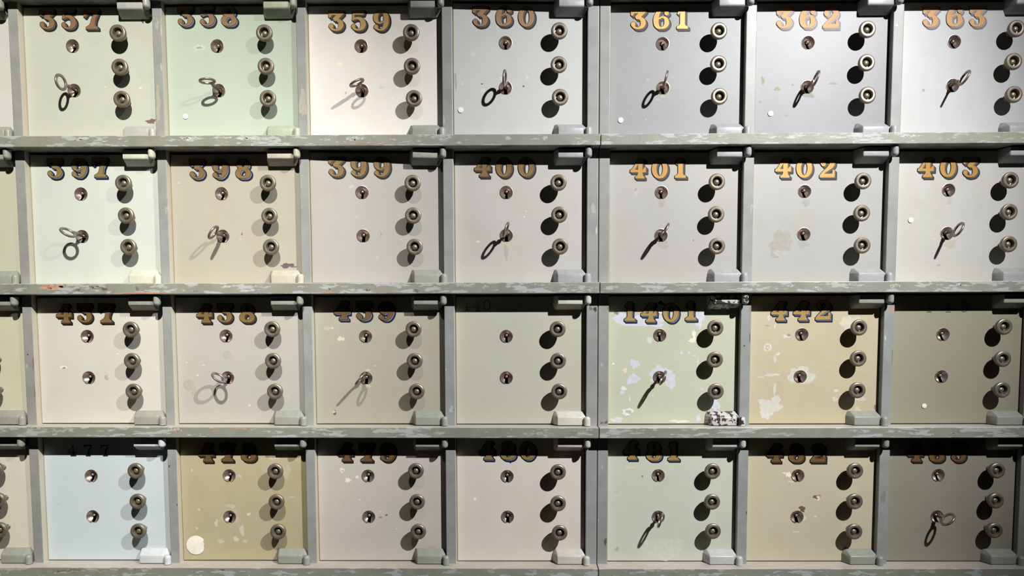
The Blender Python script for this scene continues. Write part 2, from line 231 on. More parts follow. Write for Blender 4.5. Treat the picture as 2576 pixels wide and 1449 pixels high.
# ------------------------------------------------------------------ measured sheet (metres, in each door's own frame)
DATA = json.loads('''{"D":{"357":{"u":[-0.11983,0.14362],"l":[-0.12029,0.07722],"k":[[-0.03928,0.15482],[-0.03826,0.10497],[-0.03711,0.05773]],"n":[["3",-0.15655,0.1686],["5",-0.12362,0.16841],["7",-0.08889,0.1682]],"p":[[-0.01785,0.08085,0.00248,0.00186,1.285,1.2,1.249],[-0.07228,0.08232,0.00155,0.00124,1.285,1.2,1.249],[-0.00377,0.03068,0.00682,0.00372,0.394,0.269,0.319],[-0.01112,0.17951,0.00248,0.00248,0.394,0.269,0.319]]},"358":{"u":[-0.11768,0.14236],"l":[-0.11724,0.07605],"k":[[-0.03877,0.15354],[-0.03763,0.10492],[-0.03585,0.05777]],"n":[["3",-0.1648,0.17177],["5",-0.13137,0.17187],["8",-0.09857,0.17168]],"p":[[-0.14575,0.14016,0.00806,0.00434,1.172,1.064,1.098],[-0.14575,0.14016,0.00434,0.00186,0.847,0.712,0.739]],"s":[-0.16956,0.03759,0.00403]},"359":{"u":[-0.11722,0.14111],"l":[-0.11711,0.07491],"k":[[-0.03814,0.15283],[-0.03754,0.10372],[-0.03512,0.05663]],"n":[["3",-0.15442,0.16338],["5",-0.12048,0.16347],["9",-0.08656,0.16327]],"p":[[-0.15109,0.11476,0.00496,0.0031,1.123,1.105,0.947],[-0.08744,0.0795,0.0031,0.00186,0.867,0.882,0.896],[-0.14215,0.07148,0.00186,0.00186,0.867,0.625,0.545],[-0.07039,0.0622,0.0031,0.00124,1.081,1.062,0.947]]},"360":{"u":[-0.11812,0.14295],"l":[-0.11834,0.07654],"k":[[-0.03869,0.1533],[-0.0392,0.10434],[-0.03733,0.05684]],"n":[["3",-0.15591,0.16659],["6",-0.12045,0.16718],["0",-0.08674,0.16659]],"p":[[-0.16697,0.12676,0.00372,0.00372,1.104,1.104,1.098],[-0.15427,0.0822,0.00155,0.00093,0.177,0.139,0.116],[-0.15342,0.0716,0.00372,0.00248,1.164,1.164,1.13],[-0.0911,0.07907,0.00124,0.00155,0.325,0.177,0.11],[-0.19434,0.08606,0.00186,0.0124,0.771,0.714,0.739],[-0.18473,0.08201,0.00248,0.00186,1.164,1.164,1.13],[-0.08563,0.09209,0.00186,0.0031,1.14,1.14,1.13],[-0.12555,0.09064,0.00248,0.00248,1.189,1.189,0.922]],"s":[-0.18683,0.04305,0.00416]},"361":{"u":[-0.11884,0.14203],"l":[-0.1175,0.07665],"k":[[-0.03933,0.15246],[-0.03913,0.10468],[-0.03716,0.05718]],"n":[["3",-0.15581,0.16334],["6",-0.12119,0.16313],["1",-0.0896,0.16353]],"p":[[-0.11749,0.07606,0.01271,0.01271,1.162,1.118,0.941],[-0.14061,0.0883,0.00248,0.00248,1.347,1.265,0.978],[-0.10279,0.09134,0.00248,0.00186,1.347,1.265,0.978],[-0.14306,0.02933,0.00186,0.00124,1.347,1.265,1.0],[-0.11735,0.06363,0.00434,0.00186,1.347,1.265,0.978],[-0.12517,0.05893,0.0031,0.00186,1.267,1.239,1.164],[-0.16499,0.03836,0.00124,0.00124,1.294,1.239,1.057],[-0.08048,0.02367,0.00124,0.00124,1.32,1.265,1.116],[-0.08929,0.04748,0.00124,0.00124,1.294,1.265,1.189],[-0.175,0.07577,0.00124,0.00124,1.294,1.265,1.164]],"s":[-0.18161,0.02857,0.00403]},"362":{"u":[-0.11842,0.14253],"l":[-0.118,0.07668],"k":[[-0.03886,0.15346],[-0.03858,0.1052],[-0.03596,0.05778]],"n":[["3",-0.15525,0.16351],["6",-0.12015,0.16359],["2",-0.08505,0.16339]],"p":[[-0.18579,0.08648,0.00248,0.00558,1.18,1.087,0.7],[-0.1638,0.0742,0.00372,0.0031,1.204,1.087,0.667],[-0.07894,0.08178,0.00558,0.00186,1.204,1.109,0.787],[-0.11588,0.06426,0.00744,0.00372,1.086,1.048,0.903],[-0.14039,0.07975,0.00248,0.00124,1.18,1.109,0.824],[-0.1484,0.03422,0.00248,0.00124,1.18,1.109,0.824],[-0.18936,0.05458,0.00186,0.00186,1.18,1.109,0.824]],"s":[-0.17304,0.03731,0.00403]},"363":{"u":[-0.11801,0.14244],"l":[-0.11794,0.07788],"k":[[-0.0384,0.15332],[-0.04042,0.10572],[-0.03773,0.05781]],"n":[["3",-0.15472,0.16397],["6",-0.11885,0.16434],["3",-0.08476,0.16414]],"p":[[-0.15058,0.06567,0.0062,0.00124,1.175,1.096,0.841],[-0.09706,0.03583,0.00093,0.00434,1.13,1.074,0.919],[-0.1616,0.07104,0.00186,0.00248,0.75,0.725,0.75]]},"397":{"u":[-0.11659,0.14026],"l":[-0.11753,0.0751],"k":[[-0.03957,0.15271],[-0.03722,0.10386],[-0.0354,0.05652]],"n":[["3",-0.15509,0.16465],["9",-0.11799,0.1651],["7",-0.08523,0.16556]],"p":[[-0.16729,0.07406,0.00186,0.00124,1.124,1.03,1.0]]},"398":{"u":[-0.11759,0.13996],"l":[-0.11767,0.0749],"k":[[-0.03905,0.15177],[-0.03788,0.1024],[-0.03664,0.05574]],"n":[["3",-0.1542,0.16249],["9",-0.11938,0.16264],["8",-0.08329,0.16249]],"p":[[-0.18307,0.15657,0.00248,0.00186,1.13,1.158,1.205],[-0.08818,0.07784,0.00124,0.00186,0.444,0.416,0.378],[-0.01851,0.02927,0.00992,0.00372,0.336,0.287,0.325],[-0.00925,0.02739,0.00558,0.00124,0.444,0.384,0.428],[-0.09057,0.06991,0.00186,0.00124,1.152,1.182,1.26]]},"399":{"u":[-0.11861,0.13981],"l":[-0.11787,0.07398],"k":[[-0.03934,0.15046],[-0.03932,0.10186],[-0.03747,0.05476]],"n":[["3",-0.15692,0.16333],["9",-0.12337,0.16351],["9",-0.08816,0.16341]],"p":[[-0.13446,0.14815,0.00372,0.00279,1.197,1.189,1.072],[-0.09704,0.04137,0.00186,0.00155,1.197,1.189,1.122],[-0.10105,0.05883,0.00124,0.00124,1.197,1.189,1.122],[-0.12894,0.103,0.00186,0.00093,1.197,1.189,1.122],[-0.09042,0.07586,0.00093,0.00186,0.658,0.651,0.637]]},"400":{"u":[-0.11762,0.13994],"l":[-0.11783,0.07449],"k":[[-0.03855,0.15048],[-0.03727,0.10246],[-0.03598,0.05476]],"n":[["4",-0.15428,0.16361],["0",-0.12158,0.16317],["0",-0.08719,0.16332]],"p":[[-0.1619,0.0649,0.00248,0.00186,1.323,1.273,1.061],[-0.08781,0.1114,0.00124,0.00093,1.297,1.3,1.269],[-0.09041,0.10232,0.00124,0.00124,1.297,1.3,1.269],[-0.11853,0.04889,0.0031,0.01116,0.933,0.846,0.767],[-0.18467,0.02589,0.00124,0.00124,1.218,1.144,0.918],[-0.16861,0.02645,0.00124,0.00062,1.218,1.144,0.918],[-0.11418,0.06047,0.00496,0.00248,1.118,0.954,0.707],[-0.16451,0.09229,0.00186,0.00062,1.118,1.071,0.918]]},"401":{"u":[-0.11816,0.13895],"l":[-0.11804,0.0736],"k":[[-0.03866,0.15064],[-0.03907,0.10213],[-0.03709,0.0545]],"n":[["4",-0.1541,0.15987],["0",-0.12144,0.15973],["1",-0.08973,0.1605]],"p":[[-0.1573,0.14213,0.00434,0.00558,1.115,1.063,1.038],[-0.15791,0.14273,0.00217,0.00248,0.914,0.831,0.807],[-0.11798,0.12266,0.00434,0.00744,0.93,0.941,0.894],[-0.11481,0.059,0.00992,0.00496,0.953,0.93,0.861],[-0.06827,0.06552,0.00093,0.00124,0.505,0.479,0.475],[-0.07603,0.13998,0.00124,0.00093,1.185,1.187,1.168]]},"402":{"u":[-0.1184,0.13984],"l":[-0.11803,0.07461],"k":[[-0.03869,0.15088],[-0.03906,0.10304],[-0.03703,0.05491]],"n":[["4",-0.15175,0.16012],["0",-0.12011,0.15998],["2",-0.08448,0.16013]],"p":[[-0.1538,0.06078,0.01674,0.0186,0.971,0.927,0.843],[-0.15409,0.04618,0.0093,0.00496,1.035,1.018,0.994],[-0.11578,0.12237,0.00558,0.00558,0.922,0.933,0.904],[-0.11889,0.05944,0.0093,0.00496,0.944,0.938,0.893],[-0.1613,0.03951,0.0062,0.00124,0.918,0.868,0.768],[-0.16918,0.12137,0.00124,0.00124,1.109,1.098,1.055]]},"403":{"u":[-0.11805,0.14073],"l":[-0.11801,0.075],"k":[[-0.03756,0.15111],[-0.0373,0.10394],[-0.03581,0.0559]],"n":[["4",-0.15394,0.15978],["0",-0.12059,0.15993],["3",-0.08604,0.15978]],"p":[[-0.1119,0.05862,0.0093,0.00558,0.965,0.915,0.825],[-0.11562,0.12448,0.00434,0.00558,0.954,0.959,0.93],[-0.1366,0.06659,0.0031,0.00093,1.18,1.122,0.935],[-0.12902,0.02646,0.00372,0.00124,0.799,0.77,0.698],[-0.06265,0.09172,0.00186,0.00093,1.157,1.1,0.956]],"s":[-0.1743,0.09517,0.00403]},"437":{"u":[-0.11602,0.14121],"l":[-0.11626,0.07619],"k":[[-0.03658,0.1516],[-0.03659,0.10326],[-0.03593,0.05587]],"n":[["4",-0.15083,0.16214],["3",-0.11823,0.16298],["7",-0.08507,0.16258]],"p":[[-0.15538,0.09258,0.00558,0.0031,1.172,1.177,1.216],[-0.15525,0.09133,0.0031,0.00124,0.562,0.44,0.382],[-0.16052,0.07754,0.00434,0.0031,1.021,0.979,0.891],[-0.08896,0.07613,0.0031,0.00372,0.771,0.748,0.605],[-0.06886,0.11365,0.00186,0.00124,1.195,1.2,1.166],[-0.11675,0.00498,0.00124,0.00093,0.143,0.119,0.108]]},"438":{"u":[-0.11727,0.14126],"l":[-0.11668,0.07572],"k":[[-0.03796,0.15162],[-0.03796,0.10275],[-0.03606,0.05543]],"n":[["4",-0.15,0.16184],["3",-0.11789,0.16237],["8",-0.08326,0.16228]],"p":[[-0.11691,0.11073,0.00682,0.00682,0.931,0.947,0.901],[-0.17858,0.06393,0.00868,0.00868,0.931,0.924,0.856],[-0.17074,0.05386,0.00372,0.0062,0.942,0.936,0.878],[-0.0221,0.0454,0.00093,0.00496,1.089,1.079,1.098],[-0.18117,0.09964,0.00186,0.00093,1.356,1.351,1.309],[-0.15435,0.09521,0.00186,0.00093,1.356,1.351,1.309],[-0.16426,0.07958,0.00186,0.00124,1.356,1.351,1.309],[-0.08338,0.03167,0.00186,0.00124,1.356,1.351,1.309],[-0.1156,0.15554,0.00558,0.00372,0.954,0.947,0.889]]},"439":{"u":[-0.11776,0.14006],"l":[-0.1182,0.07462],"k":[[-0.03983,0.15103],[-0.03857,0.10223],[-0.03606,0.05499]],"n":[["4",-0.15405,0.16589],["3",-0.11984,0.16518],["9",-0.08563,0.16477]],"p":[[-0.15672,0.13619,0.00496,0.00372,1.524,1.479,1.465],[-0.17735,0.15263,0.00496,0.00372,1.084,1.086,1.096],[-0.16986,0.15323,0.00186,0.00186,1.288,1.268,1.298],[-0.16868,0.02009,0.00248,0.00372,0.392,0.317,0.304],[-0.16992,0.02135,0.00248,0.00186,1.288,1.268,1.266],[-0.11487,0.08711,0.00372,0.00186,1.345,1.297,1.144],[-0.11588,0.06334,0.00434,0.0031,1.316,1.268,1.114],[-0.10414,0.09396,0.00186,0.00124,1.288,1.24,1.266],[-0.04202,0.17269,0.00434,0.00248,0.785,0.79,0.769]]},"440":{"u":[-0.11833,0.13949],"l":[-0.11854,0.07476],"k":[[-0.03941,0.15043],[-0.03872,0.10171],[-0.03681,0.05454]],"small":[["4",-0.1833,0.17987],["4",-0.16655,0.17982],["0",-0.14857,0.18039]]},"1401":{"u":[-0.11818,0.14071],"l":[-0.11808,0.07487],"k":[[-0.03749,0.1516],[-0.03731,0.10297],[-0.0353,0.05406]],"n":[["1",-0.16573,0.16278],["4",-0.13572,0.16116],["0",-0.10196,0.16106],["1",-0.07085,0.16375]],"p":[[-0.14317,0.16365,0.03845,0.0093,1.115,1.114,1.562],[-0.1766,0.16744,0.01488,0.00992,1.115,1.114,1.562],[-0.15742,0.09613,0.00744,0.00682,1.115,1.114,1.562],[-0.15908,0.07184,0.0093,0.00806,1.115,1.114,1.562],[-0.11752,0.08048,0.01488,0.0124,1.115,1.114,1.562],[-0.09997,0.06796,0.00806,0.01054,1.115,1.114,1.562],[-0.19035,0.0964,0.00186,0.00155,1.448,1.336,1.407],[-0.17225,0.08558,0.00372,0.00372,1.366,1.161,1.101],[-0.1739,0.0575,0.00434,0.0031,1.42,1.336,1.468],[-0.17572,0.05188,0.00372,0.00372,1.115,1.114,1.562],[-0.16737,0.02084,0.00806,0.00558,1.366,1.336,1.692],[-0.16612,0.02052,0.00434,0.0031,0.978,0.935,1.025],[-0.06497,0.14057,0.0031,0.00744,1.475,1.336,1.438],[-0.06794,0.13192,0.00558,0.0031,1.475,1.336,1.438],[-0.0567,0.16711,0.00682,0.01612,1.115,1.114,1.562],[-0.06389,0.10835,0.0031,0.00186,1.115,1.114,1.562],[-0.0844,0.11274,0.00248,0.00186,1.212,1.185,1.593],[-0.07262,0.11271,0.00186,0.00186,1.212,1.185,1.593],[-0.0317,0.03344,0.00806,0.01116,1.115,1.114,1.562],[-0.05626,0.01028,0.0031,0.00992,1.115,1.114,1.562],[-0.08549,0.0053,0.01488,0.00248,1.288,1.234,1.438],[-0.18476,0.00798,0.0124,0.00372,1.163,1.137,1.438],[-0.1342,0.13271,0.00496,0.00496,1.115,1.137,1.319],[-0.05195,0.056,0.0031,0.00248,1.139,1.137,1.348],[-0.16442,0.04121,0.00124,0.00558,1.212,1.185,1.53],[-0.12834,0.04615,0.00186,0.00186,1.139,1.137,1.319],[-0.05875,0.09591,0.00186,0.00868,1.091,1.09,1.319],[-0.11569,0.19437,0.01488,0.00558,1.139,1.0,0.976],[-0.08722,0.18752,0.00868,0.00558,1.139,1.0,0.976],[-0.1175,0.19068,0.00434,0.00248,0.036,0.026,0.028],[-0.11253,0.18821,0.00248,0.00186,0.036,0.026,0.028],[-0.18593,0.17549,0.0031,0.0031,0.516,0.469,0.493],[-0.0678,0.1659,0.00496,0.00186,1.448,1.31,1.407],[-0.11795,0.17591,0.00434,0.00186,1.448,1.31,1.407]]},"442":{"u":[-0.11736,0.14137],"l":[-0.11824,0.07563],"k":[[-0.03816,0.15161],[-0.03797,0.10428],[-0.03775,0.05545]],"n":[["4",-0.15363,0.16275],["4",-0.11911,0.16297],["2",-0.08525,0.1638]],"p":[[-0.17002,0.12109,0.0062,0.0062,1.18,1.265,1.611],[-0.17002,0.12109,0.00372,0.00372,0.979,0.978,0.974],[-0.17002,0.12109,0.00186,0.00186,1.133,1.189,1.442],[-0.14074,0.13834,0.00682,0.00248,1.204,1.265,1.542],[-0.1377,0.14019,0.0031,0.00186,0.674,0.609,0.57],[-0.11704,0.07688,0.01798,0.01488,1.11,1.189,1.508],[-0.16496,0.02827,0.01612,0.0124,1.133,1.214,1.542],[-0.1722,0.01763,0.00744,0.00868,1.157,1.239,1.611],[-0.15526,0.03952,0.00868,0.00496,1.133,1.214,1.542],[-0.1797,0.07452,0.00496,0.00217,1.228,1.069,1.166],[-0.1623,0.07822,0.01116,0.00248,1.157,1.214,1.475],[-0.15849,0.10246,0.00186,0.00682,1.133,1.214,1.542],[-0.15774,0.0567,0.00248,0.00868,1.133,1.214,1.542],[-0.15371,0.11051,0.0031,0.00248,1.252,1.343,1.717],[-0.04197,0.15782,0.01488,0.0124,1.099,1.14,1.315],[-0.03122,0.0424,0.01364,0.00868,1.065,1.092,1.254],[-0.0619,0.05308,0.0031,0.00248,1.157,1.239,1.576],[-0.0634,0.03996,0.00434,0.00372,1.11,1.164,1.41],[0.00024,0.02734,0.00744,0.00496,0.473,0.413,0.649],[-0.16975,0.16681,0.00248,0.00372,1.157,1.214,1.475],[-0.17135,0.1551,0.00372,0.00124,0.799,0.79,0.849],[-0.1596,0.15383,0.00124,0.00372,1.18,1.239,1.508],[-0.02755,0.02301,0.00434,0.0062,1.088,1.116,1.254]]},"443":{"u":[-0.11832,0.14079],"l":[-0.11835,0.07515],"k":[[-0.03764,0.15222],[-0.03734,0.10315],[-0.03652,0.05561]],"small":[["4",-0.14418,0.17564],["4",-0.11471,0.17556],["3",-0.08647,0.17548]],"p":[],"s":[-0.14359,0.0292,0.00372]},"477":{"u":[-0.11906,0.13945],"l":[-0.11927,0.074],"k":[[-0.03756,0.15122],[-0.03627,0.10284],[-0.03681,0.05546]],"small":[["4",-0.1494,0.17203],["7",-0.12277,0.17199],["7",-0.09551,0.17196]],"p":[[-0.17321,0.09398,0.00496,0.00093,0.902,0.926,0.935],[-0.2277,0.1011,0.00186,0.00124,1.497,1.293,1.09]]},"478":{"u":[-0.1187,0.13985],"l":[-0.12,0.07321],"k":[[-0.03854,0.15034],[-0.03788,0.10204],[-0.03655,0.05472]],"n":[["4",-0.1541,0.1622],["7",-0.12119,0.1628],["8",-0.08706,0.16275]],"p":[[-0.10091,0.05131,0.00372,0.00744,1.205,1.308,1.708],[-0.11086,0.03711,0.00434,0.00372,1.205,1.308,1.708],[-0.1358,0.03389,0.00558,0.0031,1.152,1.219,1.383],[-0.02808,0.14549,0.00558,0.01054,1.055,1.089,1.232],[-0.11823,0.09056,0.00868,0.0031,1.1,1.162,1.383],[-0.11941,0.07193,0.01364,0.01178,1.034,1.058,1.11],[-0.08939,0.07731,0.0031,0.00217,1.374,1.496,1.932],[-0.14193,0.06293,0.00248,0.0062,1.205,1.278,1.5],[-0.16923,0.08482,0.00186,0.00186,1.316,1.4,1.623],[-0.17338,0.05457,0.00186,0.00186,1.345,1.432,1.708],[-0.04776,0.16779,0.00992,0.0031,1.152,1.219,1.383],[-0.10354,0.13855,0.00496,0.00248,1.1,1.162,1.345],[-0.19461,0.10538,0.00186,0.00372,1.152,1.219,1.383],[-0.09696,0.03323,0.0031,0.0031,1.152,1.219,1.422],[-0.0189,0.10523,0.00496,0.00124,1.126,1.19,1.383],[-0.17797,0.14821,0.00124,0.00248,1.288,1.369,1.623],[-0.13546,0.00281,0.00248,0.00248,0.185,0.166,0.178],[-0.12207,0.00216,0.00248,0.00155,0.185,0.166,0.178]],"s":[-0.17527,0.02744,0.01526]},"479":{"u":[-0.11758,0.13897],"l":[-0.11737,0.07307],"k":[[-0.03873,0.15072],[-0.03744,0.10186],[-0.03612,0.05462]],"n":[["4",-0.15313,0.16288],["7",-0.11972,0.16252],["9",-0.08632,0.16248]],"p":[[-0.15865,0.14793,0.00434,0.0031,1.473,1.458,1.355],[-0.15784,0.14729,0.00186,0.00124,1.0,0.975,0.947],[-0.14953,0.13199,0.00496,0.0031,1.505,1.49,1.387],[-0.13491,0.13707,0.00248,0.00248,1.443,1.427,1.355],[-0.08946,0.07594,0.00186,0.00155,0.342,0.289,0.263],[-0.09901,0.0721,0.0031,0.00124,0.63,0.545,0.488],[-0.13085,0.10065,0.00186,0.00093,1.382,1.395,1.387],[-0.09887,0.08204,0.00248,0.00074,1.352,1.365,1.355],[-0.07392,0.05376,0.00186,0.00093,1.382,1.395,1.387],[-0.01846,0.02409,0.00868,0.00124,0.858,0.854,0.822]]},"480":{"u":[-0.11779,0.13809],"l":[-0.11736,0.07293],"k":[[-0.03845,0.14859],[-0.03837,0.09918],[-0.03582,0.05262]],"n":[["4",-0.14975,0.16482],["8",-0.11644,0.16477],["0",-0.08566,0.16442]],"p":[[-0.169,0.10178,0.00217,0.00217,1.306,1.332,1.232],[-0.11269,0.15969,0.00186,0.00093,0.062,0.067,0.108]]},"481":{"u":[-0.11825,0.1391],"l":[-0.11752,0.07278],"k":[[-0.0382,0.14957],[-0.03805,0.1015],[-0.03607,0.05503]],"n":[["4",-0.16238,0.16485],["8",-0.12603,0.16322],["1",-0.09534,0.16349]],"p":[[-0.14333,0.13786,0.00124,0.00155,0.373,0.352,0.323],[-0.18267,0.02078,0.0031,0.0031,0.863,0.741,0.612],[-0.18332,0.11244,0.00372,0.00124,0.885,0.865,0.89],[-0.10939,0.02141,0.03721,0.01364,1.02,1.013,1.021],[-0.16415,0.15185,0.0062,0.0031,1.098,1.0,0.913]]},"482":{"u":[-0.11823,0.13886],"l":[-0.11791,0.07264],"k":[[-0.03775,0.14994],[-0.03696,0.10194],[-0.03619,0.0543]],"n":[["4",-0.15623,0.16045],["8",-0.12187,0.1604],["2",-0.08753,0.16036]],"p":[[-0.13265,0.14014,0.00372,0.00434,1.587,1.615,1.758],[-0.13771,0.14269,0.00558,0.00124,1.403,1.422,1.527],[-0.08735,0.10451,0.00558,0.00341,0.338,0.225,0.23],[-0.08483,0.10388,0.0031,0.00248,1.288,1.271,1.383],[-0.08473,0.10005,0.00186,0.00186,1.374,1.36,1.49],[-0.11006,0.08541,0.00434,0.00496,0.289,0.204,0.206],[-0.10594,0.07071,0.00248,0.00434,1.205,1.186,1.247],[-0.08906,0.07326,0.00248,0.00081,1.433,1.453,1.602],[-0.12863,0.12872,0.00434,0.00124,1.288,1.301,1.383],[-0.11859,0.04831,0.00558,0.00124,1.232,1.243,1.314]]},"483":{"u":[-0.11757,0.13925],"l":[-0.11701,0.07314],"k":[[-0.03912,0.15031],[-0.03896,0.10302],[-0.03882,0.05608]],"n":[["4",-0.15573,0.16112],["8",-0.12147,0.16076],["3",-0.08724,0.16072]],"p":[]}},"K":{"357":[0.0471,0.0543,0.0545,0.1913,0.0335],"358":[-0.1237,0.1427,-1.4915,-0.1499,0.0348],"359":[-0.0608,0.0795,2.0239,0.1699,0.0337],"360":[0.0395,0.0998,-0.118,0.1719,0.0333],"361":[-0.044,0.0474,-0.27,0.0844,0.0344],"362":[0.0024,0.0361,-0.3233,0.0225,0.0335],"363":[-0.074,0.0007,-0.4688,-0.0666,0.0346],"397":[0.0019,0.1385,-2.2458,-0.3425,0.0343],"398":[-0.1106,0.0692,2.5541,0.1614,0.0332],"400":[0.0288,0.0875,-0.3547,0.092,0.0364],"401":[-0.0203,0.0762,-0.4757,-0.0222,0.0357],"403":[-0.1158,0.0369,2.6844,0.1176,0.0357],"438":[0.0098,0.1247,-2.2991,-0.2908,0.0321],"439":[-0.0942,0.0337,-0.7084,-0.1137,0.0336],"1401":[-0.0485,0.0239,-0.4089,-0.0,0.0382],"481":[-0.0822,0.058,-0.3163,0.0226,0.0339],"483":[-0.131,0.1694,2.4168,0.3332,0.0333]},"PX":{"357":[213,214,192],"358":[211,221,197],"359":[228,222,210],"360":[200,200,197],"361":[198,200,200],"362":[210,212,218],"363":[216,217,216],"397":[226,229,212],"398":[216,208,184],"399":[205,200,190],"400":[196,194,187],"401":[204,202,196],"402":[214,213,207],"403":[210,209,202],"437":[220,214,198],"438":[208,203,188],"439":[184,178,160],"440":[184,184,168],"1401":[202,204,182],"442":[210,200,168],"443":[150,148,128],"477":[199,207,204],"478":[184,172,138],"479":[180,174,164],"480":[190,183,173],"481":[188,190,175],"482":[184,176,152],"483":[116,113,101]}}''')
DD, KEYS, PX = DATA['D'], DATA['K'], DATA['PX']
GAIN = json.loads('''{"357":[0.598,0.625,0.686],"358":[0.566,0.592,0.646],"359":[0.772,0.795,0.848],"360":[0.687,0.698,0.713],"361":[0.391,0.401,0.411],"362":[0.3,0.3,0.3],"363":[0.554,0.566,0.578],"397":[0.598,0.626,0.685],"398":[0.487,0.504,0.544],"399":[0.545,0.558,0.589],"400":[0.708,0.718,0.736],"401":[0.54,0.547,0.554],"402":[0.464,0.472,0.482],"403":[0.604,0.611,0.624],"437":[0.672,0.703,0.769],"438":[0.563,0.584,0.626],"439":[0.664,0.684,0.715],"440":[0.827,0.835,0.848],"1401":[0.704,0.714,0.723],"442":[0.642,0.65,0.66],"443":[0.794,0.801,0.809],"477":[0.804,0.837,0.906],"478":[0.741,0.766,0.814],"479":[0.932,0.952,0.995],"480":[1.044,1.059,1.086],"481":[0.899,0.913,0.933],"482":[0.913,0.92,0.941],"483":[1.307,1.329,1.372],"left1":[0.598,0.625,0.686],"left2":[0.598,0.626,0.685],"left3":[0.672,0.703,0.769],"left4":[0.804,0.837,0.906]}''')
COLX = [-.88, -.66, -.4403, -.2208, 0, .2392, .459, .6787]
TOP = [1.7995, 1.579, 1.3597, 1.1387, .919]; SLOPE = [.0010, .0010, .0006, .0033, .0024]     # the left cabinet's shelves rise a little to the left
def rise(i, x): return SLOPE[i] * max(0, .1412 - x)
TH = .0165; P = .035; Q = .0115
NUM = [['left1', '357', '358', '359', '360', '361', '362', '363'], ['left2', '397', '398', '399', '400', '401', '402', '403'],
       ['left3', '437', '438', '439', '440', '1401', '442', '443'], ['left4', '477', '478', '479', '480', '481', '482', '483']]
TILT = {'399': .051, '360': .038}
PX.update(left1=(226, 223, 208), left2=(218, 216, 186), left3=(216, 213, 180), left4=(214, 206, 186))

# ------------------------------------------------------------------ room shell
bm = bmesh.new(); add_box(bm, (-3, .40, 0), (3, .50, 2.9))
tag(link('wall_back', mesh('wall_back', bm, [flat_paint('back_wall_plaster', rgb(120, 116, 104), .8)])), kind='structure')
bm = bmesh.new(); add_box(bm, (-3, -3, -.1), (3, .50, 0))
tag(link('floor', mesh('floor', bm, [flat_paint('dark_floor', rgb(60, 56, 50), .6)])), kind='structure')

